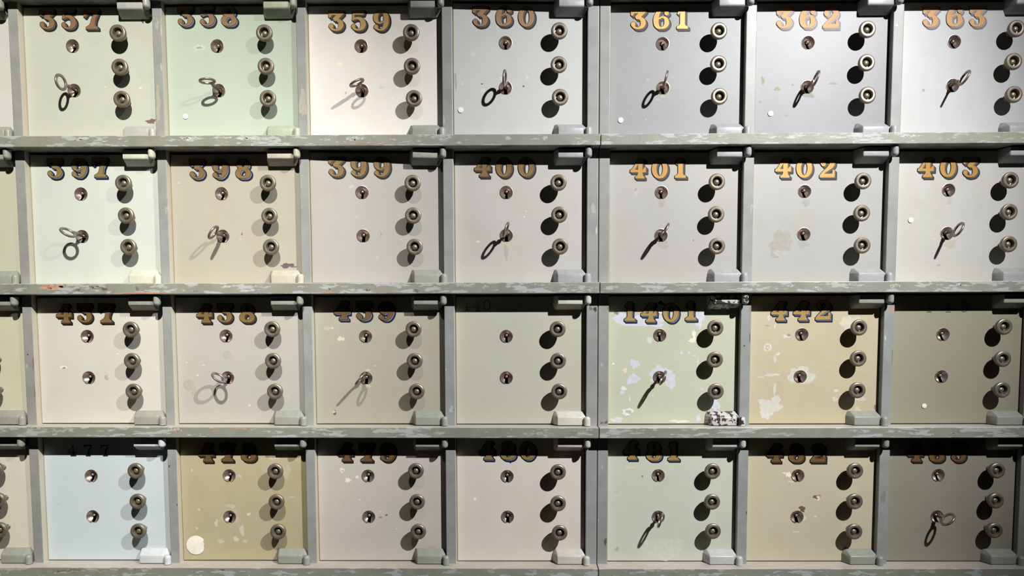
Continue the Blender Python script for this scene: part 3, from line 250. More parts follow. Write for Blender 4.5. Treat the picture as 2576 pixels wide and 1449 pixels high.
# ------------------------------------------------------------------ the two cabinets
SP = {"1":[[-0.6393,1.574,0.00308,0.00067,186,189,185],[-0.6289,1.5744,0.00409,0.0013,183,186,182],[-0.6378,1.5728,0.00402,0.00136,182,185,181],[-0.6408,1.572,0.00418,0.00134,174,177,173],[-0.6378,1.5757,0.00248,0.0014,183,186,182],[-0.6259,1.5753,0.00184,0.00115,185,188,184],[-0.6444,1.5764,0.00235,0.00084,179,182,178],[-0.6266,1.5755,0.00329,0.00086,204,207,203],[-0.6302,1.5758,0.00255,0.0013,202,205,201],[-0.6365,1.5731,0.00293,0.00073,183,186,182],[-0.6444,1.5724,0.00183,0.00102,175,178,174],[-0.6291,1.5747,0.00305,0.0009,194,197,193],[-0.6338,1.5747,0.00444,0.00118,187,190,186],[-0.6449,1.5744,0.00392,0.00088,187,190,186],[-0.4838,1.5759,0.00389,0.00104,180,183,178],[-0.4731,1.5734,0.00214,0.00074,204,207,202],[-0.4673,1.5738,0.00249,0.0006,178,181,176],[-0.4646,1.5753,0.00424,0.0006,198,201,196],[-0.4747,1.5729,0.00334,0.00116,201,204,199],[-0.4634,1.5764,0.0023,0.00063,179,182,177],[-0.4753,1.5749,0.00319,0.00061,189,192,187],[-0.4782,1.5757,0.00194,0.0011,191,194,189],[-0.4757,1.5743,0.00273,0.00065,180,183,178],[-0.4679,1.5754,0.00161,0.00062,178,181,176],[-0.4732,1.5758,0.00304,0.00094,178,181,176],[-0.4721,1.5748,0.00299,0.00109,203,206,201],[-0.4832,1.5739,0.00204,0.00083,192,195,190],[-0.477,1.5751,0.00217,0.00118,191,194,189],[-0.4189,1.5762,0.00136,0.0006,175,178,174],[-0.4335,1.5757,0.00346,0.0006,187,190,186],[-0.4117,1.575,0.00156,0.0006,192,195,191],[-0.4136,1.5757,0.00326,0.00064,201,204,200],[-0.4259,1.5755,0.00361,0.0006,180,183,179],[-0.419,1.5756,0.00292,0.00067,183,186,182],[-0.4298,1.5764,0.00181,0.00067,190,193,189],[-0.4209,1.5761,0.00368,0.0006,186,189,185],[-0.411,1.5756,0.00175,0.0006,195,198,194],[-0.4307,1.5763,0.00295,0.0006,182,185,181],[-0.4183,1.5745,0.00246,0.0006,192,195,191],[-0.4314,1.5747,0.00359,0.0006,180,183,179],[-0.3837,1.5757,0.00461,0.00078,200,203,199],[-0.3867,1.5749,0.00255,0.00101,205,208,204],[-0.3953,1.5734,0.00466,0.0012,199,202,198],[-0.3908,1.5751,0.00397,0.00087,197,200,196],[-0.3784,1.5765,0.00196,0.0006,179,182,178],[-0.375,1.5767,0.00485,0.00113,184,187,183],[-0.3766,1.5744,0.00256,0.00125,187,190,186],[-0.3988,1.5741,0.00532,0.0006,202,205,201],[-0.3771,1.5741,0.00314,0.00127,203,206,202],[-0.3998,1.5744,0.00206,0.00118,189,192,188],[-0.3843,1.5742,0.00355,0.0006,201,204,200],[-0.3964,1.5758,0.00245,0.0006,180,183,179],[-0.3965,1.5753,0.00535,0.0006,192,195,191],[-0.3805,1.5737,0.00379,0.00087,178,181,177],[-0.3896,1.5768,0.0037,0.00081,177,180,176],[-0.3892,1.5744,0.00539,0.00098,180,183,179],[-0.3416,1.5725,0.00126,0.00072,180,184,179],[-0.3388,1.5725,0.00165,0.00066,199,203,198],[-0.3424,1.5721,0.00091,0.0006,174,178,173],[-0.3366,1.5716,0.0007,0.0006,183,187,182],[-0.3389,1.572,0.00174,0.0006,198,202,197],[-0.3384,1.5726,0.00072,0.0006,198,202,197],[-0.3377,1.5718,0.00105,0.0006,190,194,189],[-0.3364,1.5722,0.00175,0.00068,186,190,185],[-0.338,1.5727,0.00072,0.0006,200,204,199],[-0.3993,1.5672,0.00363,0.00121,186,190,185],[-0.2144,1.5729,0.00167,0.00145,197,201,195],[-0.2205,1.5728,0.00341,0.00128,182,186,180],[-0.2348,1.5745,0.00393,0.00123,176,180,174],[-0.221,1.5736,0.00349,0.00087,182,186,180],[-0.2246,1.5714,0.00299,0.00101,187,191,185],[-0.2223,1.5745,0.00236,0.00099,193,197,191],[-0.2307,1.5734,0.00302,0.00123,195,199,193],[-0.2313,1.5738,0.00258,0.00061,197,201,195],[-0.2344,1.5729,0.00432,0.00145,197,201,195],[-0.2311,1.5736,0.00364,0.00104,169,173,167],[-0.2313,1.5742,0.00371,0.00072,186,190,184],[-0.225,1.5714,0.00159,0.00096,197,201,195],[-0.2348,1.5738,0.00424,0.00083,189,193,187],[-0.2301,1.5729,0.00205,0.00148,170,174,168],[-0.265,1.5715,0.00253,0.0006,192,196,189],[-0.2631,1.5725,0.0011,0.0006,187,191,184],[-0.2636,1.571,0.00179,0.00062,166,170,163],[-0.2692,1.5728,0.00154,0.0006,180,184,177],[-0.2699,1.5709,0.00113,0.0007,176,180,173],[-0.2685,1.571,0.00136,0.0006,185,189,182],[-0.2675,1.5716,0.00132,0.00061,164,168,161],[-0.2707,1.5707,0.00111,0.00069,166,170,163],[-0.2667,1.5723,0.00086,0.00072,181,185,178],[-0.2758,1.5721,0.00253,0.00062,178,182,175],[-0.2131,1.5634,0.03628,0.00073,186,122,97],[-0.0463,1.5789,0.00081,0.0006,190,141,115],[-0.0521,1.5784,0.00108,0.00072,193,144,118],[-0.0516,1.5773,0.00088,0.00064,206,157,131],[-0.0495,1.5788,0.00131,0.0006,196,147,121],[-0.0519,1.5771,0.00129,0.00067,198,149,123],[-0.0486,1.578,0.00134,0.0006,188,139,113],[-0.0514,1.5793,0.00094,0.00074,194,145,119],[-0.0488,1.5785,0.00097,0.0006,179,130,104],[0.0035,1.5729,0.00363,0.00302,176,179,174],[0.0586,1.5732,0.00363,0.00302,177,181,175],[-0.0892,1.5754,0.00341,0.0006,162,166,160],[-0.0876,1.5753,0.00179,0.00075,165,169,163],[-0.0797,1.5758,0.00166,0.0006,156,160,154],[-0.0863,1.5737,0.00358,0.0006,184,188,182],[-0.0886,1.575,0.00217,0.00064,167,171,165],[-0.0921,1.5739,0.00258,0.0006,183,187,181],[-0.076,1.5748,0.00364,0.0007,158,162,156],[-0.0876,1.574,0.00205,0.00062,181,185,179],[-0.0866,1.5745,0.00403,0.00073,171,175,169],[-0.0861,1.5739,0.00421,0.00073,169,173,167],[-0.0943,1.5744,0.00219,0.0006,162,166,160],[-0.0779,1.5749,0.00341,0.0006,165,169,163],[-0.0895,1.5755,0.00431,0.0006,185,189,183],[-0.0795,1.5747,0.00219,0.0006,185,189,183],[0.166,1.5759,0.00102,0.0006,181,185,184],[0.1711,1.575,0.00123,0.0006,168,172,171],[0.17,1.5756,0.00129,0.0006,188,192,191],[0.1702,1.5751,0.00181,0.00071,188,192,191],[0.169,1.5761,0.00082,0.0006,186,190,189],[0.1721,1.5748,0.00149,0.00065,171,175,174],[0.1724,1.5761,0.00081,0.0006,166,170,169],[0.1746,1.5753,0.00174,0.00073,182,186,185],[0.1679,1.5755,0.00141,0.00069,190,194,193],[0.6046,1.5732,0.00273,0.0006,182,185,187],[0.5926,1.5735,0.00381,0.00069,191,194,196],[0.6003,1.5737,0.00263,0.0006,182,185,187],[0.5913,1.5726,0.00344,0.0006,208,211,213],[0.5923,1.5727,0.00222,0.00076,208,211,213],[0.6042,1.5726,0.00161,0.0006,178,181,183],[0.6057,1.5745,0.00319,0.00073,208,211,213],[0.6125,1.5738,0.00273,0.0006,203,206,208],[0.5935,1.5729,0.00155,0.00062,189,192,194],[0.5884,1.5732,0.00377,0.0006,207,210,212],[0.6055,1.573,0.0017,0.0006,195,198,200],[0.6064,1.5725,0.00208,0.0006,179,182,184],[0.5913,1.5741,0.00355,0.0006,201,204,206],[0.6014,1.5725,0.00166,0.0006,197,200,202],[0.486,1.5715,0.00415,0.0006,185,188,189],[0.4862,1.5736,0.00417,0.00074,201,204,205],[0.4965,1.5725,0.00585,0.0006,185,188,189],[0.4966,1.5714,0.00278,0.0006,202,205,206],[0.5018,1.5714,0.00278,0.0006,194,197,198],[0.4829,1.5725,0.0022,0.00068,201,204,205],[0.4916,1.5725,0.00218,0.00068,205,208,209],[0.4926,1.5719,0.00222,0.0006,194,197,198],[0.4936,1.5727,0.00503,0.0006,190,193,194],[0.4886,1.5726,0.00314,0.0006,179,182,183],[0.5018,1.5722,0.00566,0.0006,202,205,206],[0.4933,1.5712,0.00369,0.00072,200,203,204],[0.4849,1.5711,0.00278,0.0006,205,208,209],[0.485,1.5735,0.00598,0.0006,177,180,181],[0.4978,1.5722,0.00409,0.0006,191,194,195],[0.4785,1.5724,0.00451,0.0006,180,183,184],[0.4738,1.5727,0.00255,0.00074,177,180,181]],"2":[[-0.6751,1.3573,0.00379,0.0012,208,159,131],[-0.6957,1.3523,0.00496,0.00156,195,146,118],[-0.6935,1.3551,0.00583,0.00146,193,144,116],[-0.7029,1.3542,0.00673,0.00097,203,154,126],[-0.7022,1.3532,0.00438,0.00201,211,162,134],[-0.6762,1.355,0.00497,0.00149,192,143,115],[-0.6852,1.3515,0.00493,0.00153,213,164,136],[-0.6999,1.3585,0.00369,0.00117,197,148,120],[-0.6964,1.3532,0.00475,0.00155,198,149,121],[-0.6954,1.3515,0.00375,0.00186,197,148,120],[-0.6892,1.3569,0.00319,0.00133,218,169,141],[-0.6815,1.3553,0.00232,0.00186,208,159,131],[-0.6749,1.3549,0.00312,0.00193,209,160,132],[-0.7052,1.3529,0.00341,0.00133,204,155,127],[-0.6939,1.3568,0.00388,0.00083,194,145,117],[-0.6875,1.3529,0.00686,0.00132,204,155,127],[-0.6939,1.3577,0.00387,0.00121,203,154,126],[-0.6929,1.355,0.00274,0.00125,203,154,126],[-0.6363,1.3515,0.00323,0.00127,184,181,177],[-0.6414,1.3526,0.00354,0.00129,178,175,171],[-0.6347,1.3526,0.00331,0.00128,170,167,163],[-0.6374,1.3557,0.00312,0.00087,176,173,169],[-0.6347,1.3557,0.00209,0.00145,189,186,182],[-0.6257,1.3549,0.002,0.00104,192,189,185],[-0.6288,1.3532,0.00372,0.00117,173,170,166],[-0.631,1.3536,0.00358,0.00107,176,173,169],[-0.6356,1.3555,0.00255,0.00075,187,184,180],[-0.6542,1.3527,0.00492,0.001,177,174,170],[-0.6516,1.3535,0.00472,0.0006,181,178,174],[-0.6428,1.3554,0.00478,0.00129,181,178,174],[-0.6354,1.3516,0.00265,0.00126,170,167,163],[-0.6507,1.354,0.0044,0.00133,181,178,174],[-0.622,1.3535,0.00338,0.00117,189,186,182],[-0.62,1.3548,0.00206,0.00067,144,127,122],[-0.641,1.3532,0.00266,0.0006,138,121,116],[-0.6272,1.3535,0.00459,0.0006,146,129,124],[-0.6277,1.3536,0.00492,0.0006,123,106,101],[-0.6208,1.3548,0.00283,0.00066,134,117,112],[-0.6293,1.3538,0.00473,0.0006,119,102,97],[-0.6254,1.3524,0.00404,0.0006,118,101,96],[-0.6222,1.3524,0.00501,0.0006,132,115,110],[-0.6155,1.3535,0.00296,0.0006,127,110,105],[-0.6169,1.3527,0.00324,0.0006,145,128,123],[-0.6218,1.3532,0.00216,0.00075,119,102,97],[-0.6252,1.3537,0.00342,0.0006,140,123,118],[-0.6279,1.3527,0.00335,0.00073,128,111,106],[-0.6271,1.3548,0.00521,0.00063,118,101,96],[-0.6209,1.3546,0.00392,0.0006,129,112,107],[-0.6301,1.3541,0.00259,0.0006,117,100,95],[-0.6483,1.3511,0.00091,0.00098,138,117,111],[-0.6546,1.3494,0.00075,0.0006,119,98,92],[-0.6533,1.3493,0.00116,0.00088,139,118,112],[-0.6509,1.3506,0.00124,0.00098,127,106,100],[-0.6468,1.3504,0.00112,0.0006,123,102,96],[-0.6489,1.3485,0.00134,0.00073,128,107,101],[-0.6484,1.3497,0.00097,0.00081,113,92,86],[-0.6507,1.3502,0.00128,0.00087,119,98,92],[-0.6093,1.3511,0.00423,0.00242,115,97,94],[-0.534,1.3569,0.0013,0.0006,217,155,109],[-0.5366,1.3577,0.00159,0.0006,210,148,102],[-0.5431,1.3581,0.00211,0.00064,209,147,101],[-0.5336,1.3589,0.00096,0.00065,206,144,98],[-0.5368,1.358,0.001,0.0006,205,143,97],[-0.5329,1.3584,0.00097,0.0006,218,156,110],[-0.5428,1.3582,0.00125,0.00076,213,151,105],[-0.5302,1.3582,0.00189,0.0006,201,139,93],[-0.5365,1.3577,0.0011,0.0006,220,158,112],[-0.5312,1.3583,0.00144,0.00075,219,157,111],[-0.5532,1.3447,0.04837,0.0006,202,143,113],[-0.4679,1.3473,0.00058,0.0006,134,121,114],[-0.4675,1.3477,0.00065,0.0006,145,132,125],[-0.4692,1.3471,0.00072,0.0006,137,124,117],[-0.4688,1.3466,0.00078,0.0006,131,118,111],[-0.4738,1.3473,0.0012,0.0006,118,105,98],[-0.4696,1.3487,0.00128,0.0006,140,127,120],[-0.4723,1.3477,0.00144,0.0006,141,128,121],[-0.473,1.3469,0.00089,0.0006,129,116,109],[-0.4303,1.3534,0.00126,0.0008,188,194,190],[-0.422,1.3534,0.00303,0.00079,178,184,180],[-0.4199,1.3546,0.00208,0.0007,181,187,183],[-0.4253,1.3548,0.00269,0.00067,179,185,181],[-0.4262,1.3545,0.00289,0.00069,191,197,193],[-0.4184,1.355,0.00298,0.00094,189,195,191],[-0.4195,1.3541,0.0016,0.00085,185,191,187],[-0.4235,1.3543,0.00217,0.00084,199,205,201],[-0.4244,1.3554,0.00347,0.00082,199,205,201],[-0.421,1.3537,0.00296,0.00079,187,193,189],[-0.4228,1.3544,0.00329,0.0006,170,176,172],[-0.4269,1.3532,0.00266,0.00061,188,194,190],[-0.3934,1.3481,0.0133,0.00121,185,190,186],[-0.5596,1.3516,0.00242,0.00302,127,119,107],[-0.2668,1.3497,0.00058,0.00061,137,119,109],[-0.2689,1.3507,0.0006,0.0006,142,124,114],[-0.2661,1.3512,0.00104,0.00086,133,115,105],[-0.2681,1.351,0.00076,0.0006,124,106,96],[-0.2674,1.3488,0.00115,0.00067,133,115,105],[-0.2671,1.3512,0.00077,0.0007,125,107,97],[-0.2683,1.3516,0.00074,0.0006,131,113,103],[-0.2676,1.3501,0.00108,0.0006,144,126,116],[-0.2758,1.3447,0.01693,0.00097,199,137,110],[-0.2072,1.3493,0.0008,0.0006,106,94,87],[-0.2067,1.3484,0.001,0.0006,127,115,108],[-0.2109,1.3495,0.00132,0.0006,117,105,98],[-0.2108,1.3483,0.00136,0.00071,109,97,90],[-0.2091,1.3473,0.00107,0.0006,105,93,86],[-0.2097,1.3489,0.0012,0.0006,129,117,110],[-0.2112,1.3482,0.0007,0.0006,129,117,110],[-0.2061,1.3484,0.00092,0.0006,122,110,103],[-0.2113,1.3479,0.00155,0.00061,116,104,97],[-0.1794,1.3444,0.02419,0.00073,194,134,110],[-0.1354,1.3473,0.00363,0.00242,127,115,108],[-0.0344,1.3529,0.00076,0.0012,166,168,170],[-0.0342,1.3515,0.00162,0.00149,165,167,169],[-0.0347,1.3524,0.00139,0.00112,183,185,187],[-0.0273,1.3534,0.00114,0.00118,190,192,194],[-0.0291,1.3527,0.00172,0.00133,166,168,170],[-0.0321,1.3538,0.00141,0.00143,177,179,181],[-0.0316,1.3555,0.00161,0.00068,187,189,191],[-0.0329,1.3506,0.00114,0.00127,166,168,170],[-0.0298,1.354,0.00134,0.00108,166,168,170],[-0.0696,1.3549,0.00108,0.0006,155,159,154],[-0.0663,1.3542,0.00129,0.00071,173,177,172],[-0.0606,1.3538,0.00193,0.0006,165,169,164],[-0.0634,1.3531,0.00138,0.0006,171,175,170],[-0.0681,1.3531,0.00094,0.0006,164,168,163],[-0.0614,1.3543,0.00085,0.0006,180,184,179],[-0.0646,1.354,0.00095,0.0006,174,178,173],[-0.0627,1.3546,0.00198,0.0006,180,184,179],[-0.0733,1.3541,0.00228,0.0006,182,186,181],[-0.0732,1.3546,0.00196,0.0006,176,180,175],[0.2134,1.3496,0.00244,0.00094,171,175,177],[0.224,1.3464,0.00297,0.00104,158,162,164],[0.2303,1.348,0.00218,0.00061,165,169,171],[0.2255,1.3499,0.0039,0.00091,157,161,163],[0.2233,1.3502,0.00165,0.00078,175,179,181],[0.2321,1.3473,0.00418,0.00084,159,163,165],[0.2377,1.3486,0.00191,0.00062,157,161,163],[0.226,1.3495,0.00166,0.00105,161,165,167],[0.2229,1.3504,0.00418,0.0006,180,184,186],[0.219,1.3477,0.00292,0.00108,161,165,167],[0.2314,1.3486,0.0027,0.00088,164,168,170],[0.2279,1.3499,0.00222,0.00096,180,184,186],[0.2323,1.3486,0.00282,0.00095,178,182,184],[0.166,1.3523,0.00363,0.00242,171,175,174],[0.4716,1.3478,0.00109,0.00093,177,184,186],[0.4704,1.3483,0.00236,0.0006,194,201,203],[0.4733,1.3478,0.00253,0.00063,180,187,189],[0.4659,1.3509,0.00152,0.00113,188,195,197],[0.4686,1.3509,0.00227,0.00072,188,195,197],[0.4726,1.3497,0.00112,0.00074,170,177,179],[0.4625,1.3492,0.0009,0.00138,168,175,177],[0.4743,1.3475,0.0012,0.00126,180,187,189],[0.4662,1.3502,0.00088,0.00094,189,196,198],[0.4712,1.347,0.00108,0.00135,173,180,182],[0.6847,1.3531,0.0021,0.0006,194,197,197],[0.6707,1.3526,0.0024,0.00066,174,177,177],[0.6889,1.3532,0.00479,0.0008,189,192,192],[0.6797,1.3557,0.0027,0.00088,192,195,195],[0.6714,1.352,0.00423,0.00071,173,176,176],[0.69,1.3537,0.00323,0.00067,187,190,190],[0.669,1.353,0.00477,0.00089,192,195,195],[0.6838,1.3537,0.00179,0.00078,170,173,173],[0.6728,1.3521,0.00383,0.0006,185,188,188],[0.6744,1.3525,0.00451,0.00071,172,175,175],[0.6861,1.353,0.00257,0.00062,183,186,186],[0.6904,1.3524,0.00338,0.0006,189,192,192],[0.6794,1.3541,0.00205,0.00099,182,185,185],[0.6943,1.3527,0.00468,0.00074,172,175,175],[0.6801,1.3542,0.00495,0.00093,187,190,190],[0.4248,1.3544,0.00145,0.00071,178,182,179],[0.425,1.353,0.00217,0.00102,187,191,188],[0.4258,1.355,0.00179,0.00123,160,164,161],[0.4289,1.3518,0.00143,0.00062,190,194,191],[0.4302,1.3537,0.00122,0.0011,182,186,183],[0.4343,1.3548,0.00096,0.00082,176,180,177],[0.4291,1.3557,0.00137,0.00101,175,179,176],[0.4235,1.3527,0.00087,0.0006,169,173,170],[0.426,1.3555,0.00092,0.00063,174,178,175],[0.4313,1.3533,0.00181,0.00124,184,188,185],[0.5836,1.3515,0.00159,0.00118,174,177,170],[0.5912,1.3521,0.00165,0.00142,187,190,183],[0.5793,1.3529,0.00209,0.00143,181,184,177],[0.5869,1.3548,0.00144,0.00144,184,187,180],[0.5801,1.3522,0.00245,0.00143,172,175,168],[0.5814,1.3538,0.00214,0.00117,176,179,172],[0.5838,1.3539,0.00198,0.00068,168,171,164],[0.5797,1.3517,0.00199,0.00145,193,196,189],[0.5889,1.3516,0.00174,0.00125,163,166,159],[0.5807,1.3509,0.00233,0.0013,187,190,183]],"3":[[-0.695,1.1338,0.00301,0.00072,176,177,170],[-0.6716,1.1327,0.00259,0.0006,191,192,185],[-0.6785,1.1341,0.00355,0.0006,182,183,176],[-0.6804,1.1339,0.00232,0.00067,180,181,174],[-0.6977,1.1319,0.00427,0.0006,178,179,172],[-0.6794,1.1325,0.00317,0.0006,174,175,168],[-0.6975,1.1324,0.00235,0.0006,166,167,160],[-0.684,1.1323,0.00415,0.00089,182,183,176],[-0.6901,1.1329,0.0035,0.0006,165,166,159],[-0.6827,1.1309,0.00198,0.00072,185,186,179],[-0.6811,1.1322,0.00345,0.00093,174,175,168],[-0.6938,1.1325,0.00201,0.0006,186,187,180],[-0.6883,1.1332,0.00295,0.00086,171,172,165],[-0.6923,1.1312,0.00386,0.0006,189,190,183],[-0.7138,1.1388,0.00341,0.00063,209,174,151],[-0.7261,1.1387,0.00302,0.0006,191,156,133],[-0.7204,1.1396,0.00248,0.00073,187,152,129],[-0.7138,1.1399,0.003,0.00069,206,171,148],[-0.7246,1.138,0.00313,0.00065,187,152,129],[-0.7259,1.1403,0.0035,0.00066,189,154,131],[-0.7196,1.1394,0.00358,0.0006,213,178,155],[-0.7208,1.1385,0.0036,0.0006,201,166,143],[-0.7274,1.1387,0.00265,0.0006,199,164,141],[-0.7306,1.1388,0.0021,0.00065,216,181,158],[-0.717,1.1386,0.00265,0.0006,198,163,140],[-0.7179,1.1401,0.00171,0.0006,200,165,142],[-0.7233,1.1391,0.00151,0.0006,207,172,149],[-0.5074,1.1381,0.00058,0.00149,196,155,134],[-0.5117,1.1334,0.00066,0.00137,208,167,146],[-0.5095,1.1332,0.00073,0.00113,221,180,159],[-0.5045,1.1351,0.00097,0.00112,213,172,151],[-0.5121,1.1344,0.00062,0.00083,213,172,151],[-0.5092,1.1371,0.00076,0.00075,194,153,132],[-0.5047,1.137,0.00127,0.00063,220,179,158],[-0.5099,1.136,0.0013,0.00123,222,181,160],[-0.4043,1.137,0.00299,0.00062,199,157,119],[-0.4022,1.1358,0.00304,0.0006,217,175,137],[-0.4085,1.1381,0.00271,0.00069,209,167,129],[-0.4126,1.1389,0.00156,0.0006,208,166,128],[-0.4133,1.1376,0.0014,0.00095,196,154,116],[-0.4154,1.1358,0.00127,0.0006,206,164,126],[-0.4142,1.1379,0.0019,0.00069,196,154,116],[-0.42,1.1369,0.00213,0.0006,196,154,116],[-0.4143,1.137,0.00104,0.00095,218,176,138],[-0.4048,1.1384,0.00206,0.0006,195,153,115],[-0.4128,1.1371,0.00169,0.0006,205,163,125],[-0.4556,1.1367,0.00052,0.0006,215,159,125],[-0.456,1.1382,0.00064,0.00073,201,145,111],[-0.4504,1.139,0.0012,0.0006,221,165,131],[-0.4506,1.1381,0.0005,0.0006,201,145,111],[-0.4517,1.1386,0.0014,0.0006,211,155,121],[-0.4555,1.1384,0.00072,0.0007,208,152,118],[-0.4542,1.1368,0.00086,0.0006,207,151,117],[-0.4515,1.1373,0.00139,0.0006,214,158,124],[-0.5067,1.1317,0.00163,0.00109,172,163,154],[-0.5051,1.1338,0.00123,0.0009,176,167,158],[-0.5009,1.1322,0.00062,0.00087,196,187,178],[-0.506,1.1324,0.00084,0.00099,172,163,154],[-0.5042,1.1366,0.00143,0.00087,178,169,160],[-0.504,1.1355,0.00161,0.00174,199,190,181],[-0.5057,1.1373,0.001,0.00148,185,176,167],[-0.5049,1.1335,0.0015,0.00179,181,172,163],[-0.4997,1.1335,0.00087,0.0012,189,180,171],[-0.2582,1.1307,0.00363,0.00302,171,175,180],[0.1293,1.1361,0.00106,0.00091,176,180,180],[0.125,1.1358,0.00142,0.0006,166,170,170],[0.1226,1.1348,0.0012,0.0006,171,175,175],[0.1293,1.1347,0.00127,0.00078,165,169,169],[0.1278,1.1351,0.00144,0.00097,169,173,173],[0.1234,1.137,0.0016,0.00087,186,190,190],[0.1225,1.1342,0.00188,0.00067,169,173,173],[0.1241,1.1351,0.00105,0.00074,168,172,172],[0.1246,1.1368,0.00186,0.00072,181,185,185],[0.1309,1.135,0.00104,0.00061,188,192,192],[0.1994,1.1302,0.00123,0.0006,182,186,177],[0.1936,1.1292,0.00169,0.0006,161,165,156],[0.1903,1.1308,0.00157,0.00063,181,185,176],[0.2071,1.1307,0.00285,0.0006,164,168,159],[0.1918,1.1305,0.0026,0.00075,172,176,167],[0.1924,1.1292,0.00246,0.00072,163,167,158],[0.1986,1.1293,0.00168,0.0006,173,177,168],[0.1904,1.1293,0.00276,0.00071,159,163,154],[0.2031,1.1296,0.00219,0.00063,184,188,179],[0.2078,1.1295,0.002,0.0006,175,179,170],[0.1953,1.13,0.00223,0.00062,180,184,175],[0.1948,1.1289,0.00137,0.0006,177,181,172],[0.4348,1.1282,0.00587,0.0006,170,175,169],[0.4141,1.1282,0.00488,0.0006,156,161,155],[0.4136,1.1272,0.00253,0.0006,173,178,172],[0.4068,1.127,0.0024,0.00078,153,158,152],[0.4022,1.1278,0.00438,0.0006,154,159,153],[0.416,1.1287,0.0059,0.0008,182,187,181],[0.4208,1.1285,0.00278,0.00072,172,177,171],[0.4147,1.1282,0.00234,0.00074,173,178,172],[0.4226,1.1292,0.00561,0.00078,172,177,171],[0.4288,1.1275,0.00456,0.00091,169,174,168],[0.4116,1.1285,0.0033,0.00091,175,180,174],[0.4142,1.1279,0.00526,0.00064,167,172,166],[0.401,1.1288,0.0021,0.0006,164,169,163],[0.4229,1.1281,0.0021,0.00066,170,175,169],[0.4319,1.1292,0.00253,0.0006,161,166,160],[0.4155,1.1289,0.00215,0.0006,165,170,164],[0.3966,1.1289,0.00403,0.00087,157,162,156],[0.6866,1.1304,0.00301,0.00089,166,170,163],[0.6768,1.1281,0.00314,0.00083,146,150,143],[0.689,1.1283,0.00141,0.00089,167,171,164],[0.6795,1.1297,0.00335,0.00063,170,174,167],[0.6787,1.1305,0.0029,0.00063,162,166,159],[0.6909,1.1285,0.0031,0.00063,149,153,146],[0.6869,1.1285,0.00189,0.00071,168,172,165],[0.688,1.1302,0.00175,0.00097,154,158,151],[0.6877,1.1299,0.00336,0.00073,149,153,146],[0.6821,1.1285,0.00127,0.0006,164,168,161],[0.6812,1.1296,0.00254,0.00066,166,170,163],[0.6803,1.1284,0.00185,0.00065,160,164,157]],"4":[[-0.6792,0.9156,0.00272,0.00109,129,121,109],[-0.6696,0.9142,0.00295,0.0009,132,124,112],[-0.6919,0.9138,0.00362,0.00115,135,127,115],[-0.6837,0.9121,0.00243,0.00109,141,133,121],[-0.6728,0.9133,0.00218,0.0006,129,121,109],[-0.679,0.9162,0.00356,0.0006,135,127,115],[-0.6663,0.915,0.0037,0.00076,131,123,111],[-0.6861,0.9125,0.00213,0.00107,134,126,114],[-0.6795,0.9161,0.00259,0.00099,144,136,124],[-0.6739,0.9161,0.00439,0.00123,130,122,110],[-0.681,0.9139,0.00293,0.0006,114,106,94],[-0.6887,0.9134,0.00167,0.0007,114,106,94],[-0.6738,0.9146,0.00443,0.00121,141,133,121],[-0.6812,0.915,0.00186,0.001,128,120,108],[-0.6996,0.9125,0.00078,0.00081,110,100,91],[-0.7009,0.9115,0.00147,0.00097,131,121,112],[-0.6972,0.9132,0.0016,0.0006,120,110,101],[-0.6997,0.9115,0.00066,0.00091,130,120,111],[-0.6976,0.9123,0.00145,0.0006,134,124,115],[-0.6961,0.9122,0.0007,0.00096,130,120,111],[-0.6991,0.9125,0.00061,0.00079,115,105,96],[-0.6932,0.9126,0.00176,0.0006,127,117,108],[-0.6999,0.9137,0.00106,0.00066,115,105,96],[-0.0509,0.9167,0.00302,0.00181,182,136,110],[-0.4426,0.9155,0.00363,0.00121,108,101,91]]}
PP = [[0.13,1.3208,0.00242,0.00302,130,112,102],[0.1367,1.3195,0.00242,0.00363,70,66,66],[0.141,1.3208,0.00181,0.00302,150,130,124],[0.1569,1.3207,0.00181,0.00302,120,90,80],[0.1481,1.1431,0.00242,0.00181,120,100,104],[0.1543,1.1437,0.00181,0.00242,110,92,98],[0.1574,1.1456,0.00121,0.00302,120,98,100],[0.3752,1.3189,0.00242,0.00544,160,130,115],[0.3766,1.2749,0.00121,0.00907,110,100,98],[0.3671,1.2626,0.00121,0.00121,90,84,80],[0.5922,1.3182,0.00423,0.00423,190,150,120],[0.5962,1.251,0.00151,0.00423,120,120,112],[0.5959,1.24,0.00091,0.00726,130,130,120],[0.5838,1.2743,0.00121,0.00363,206,206,206],[-0.7375,1.2375,0.00151,0.01209,140,105,98],[-0.7376,1.194,0.00121,0.01088,150,110,100],[-0.7461,1.2518,0.00121,0.00121,90,84,80],[-0.0817,1.3128,0.00151,0.00484,196,176,150],[0.1583,1.001,0.00121,0.01693,110,108,104],[0.1548,0.9546,0.00181,0.00665,110,92,88],[0.3775,1.0733,0.00121,0.00302,130,110,100],[0.3764,1.0009,0.00151,0.00302,90,84,80],[-0.5309,1.0757,0.00121,0.00181,100,90,84],[-0.538,1.0142,0.00121,0.00121,96,88,82],[-0.5387,0.976,0.00091,0.00121,96,88,82],[-0.5198,1.0142,0.00121,0.00181,84,78,74],[0.1278,1.6603,0.00181,0.00302,160,162,164],[0.1379,1.4395,0.00121,0.00605,206,208,210],[0.1434,0.9883,0.00121,0.00302,190,192,190],[0.1491,1.0736,0.00121,0.00302,190,190,188],[0.5861,1.7415,0.00242,0.00151,238,238,240],[-0.5285,1.632,0.00544,0.02419,178,172,160],[-0.308,1.6321,0.00484,0.02419,182,176,164],[-0.5218,1.6861,0.00181,0.00605,190,190,182],[-0.0867,1.1647,0.00302,0.00484,184,188,190],[-0.0942,1.2268,0.00181,0.00242,186,188,190],[0.5887,1.026,0.00363,0.00847,140,144,142]]  # post chips, plus a near-white highlight painted high on a right-cabinet post
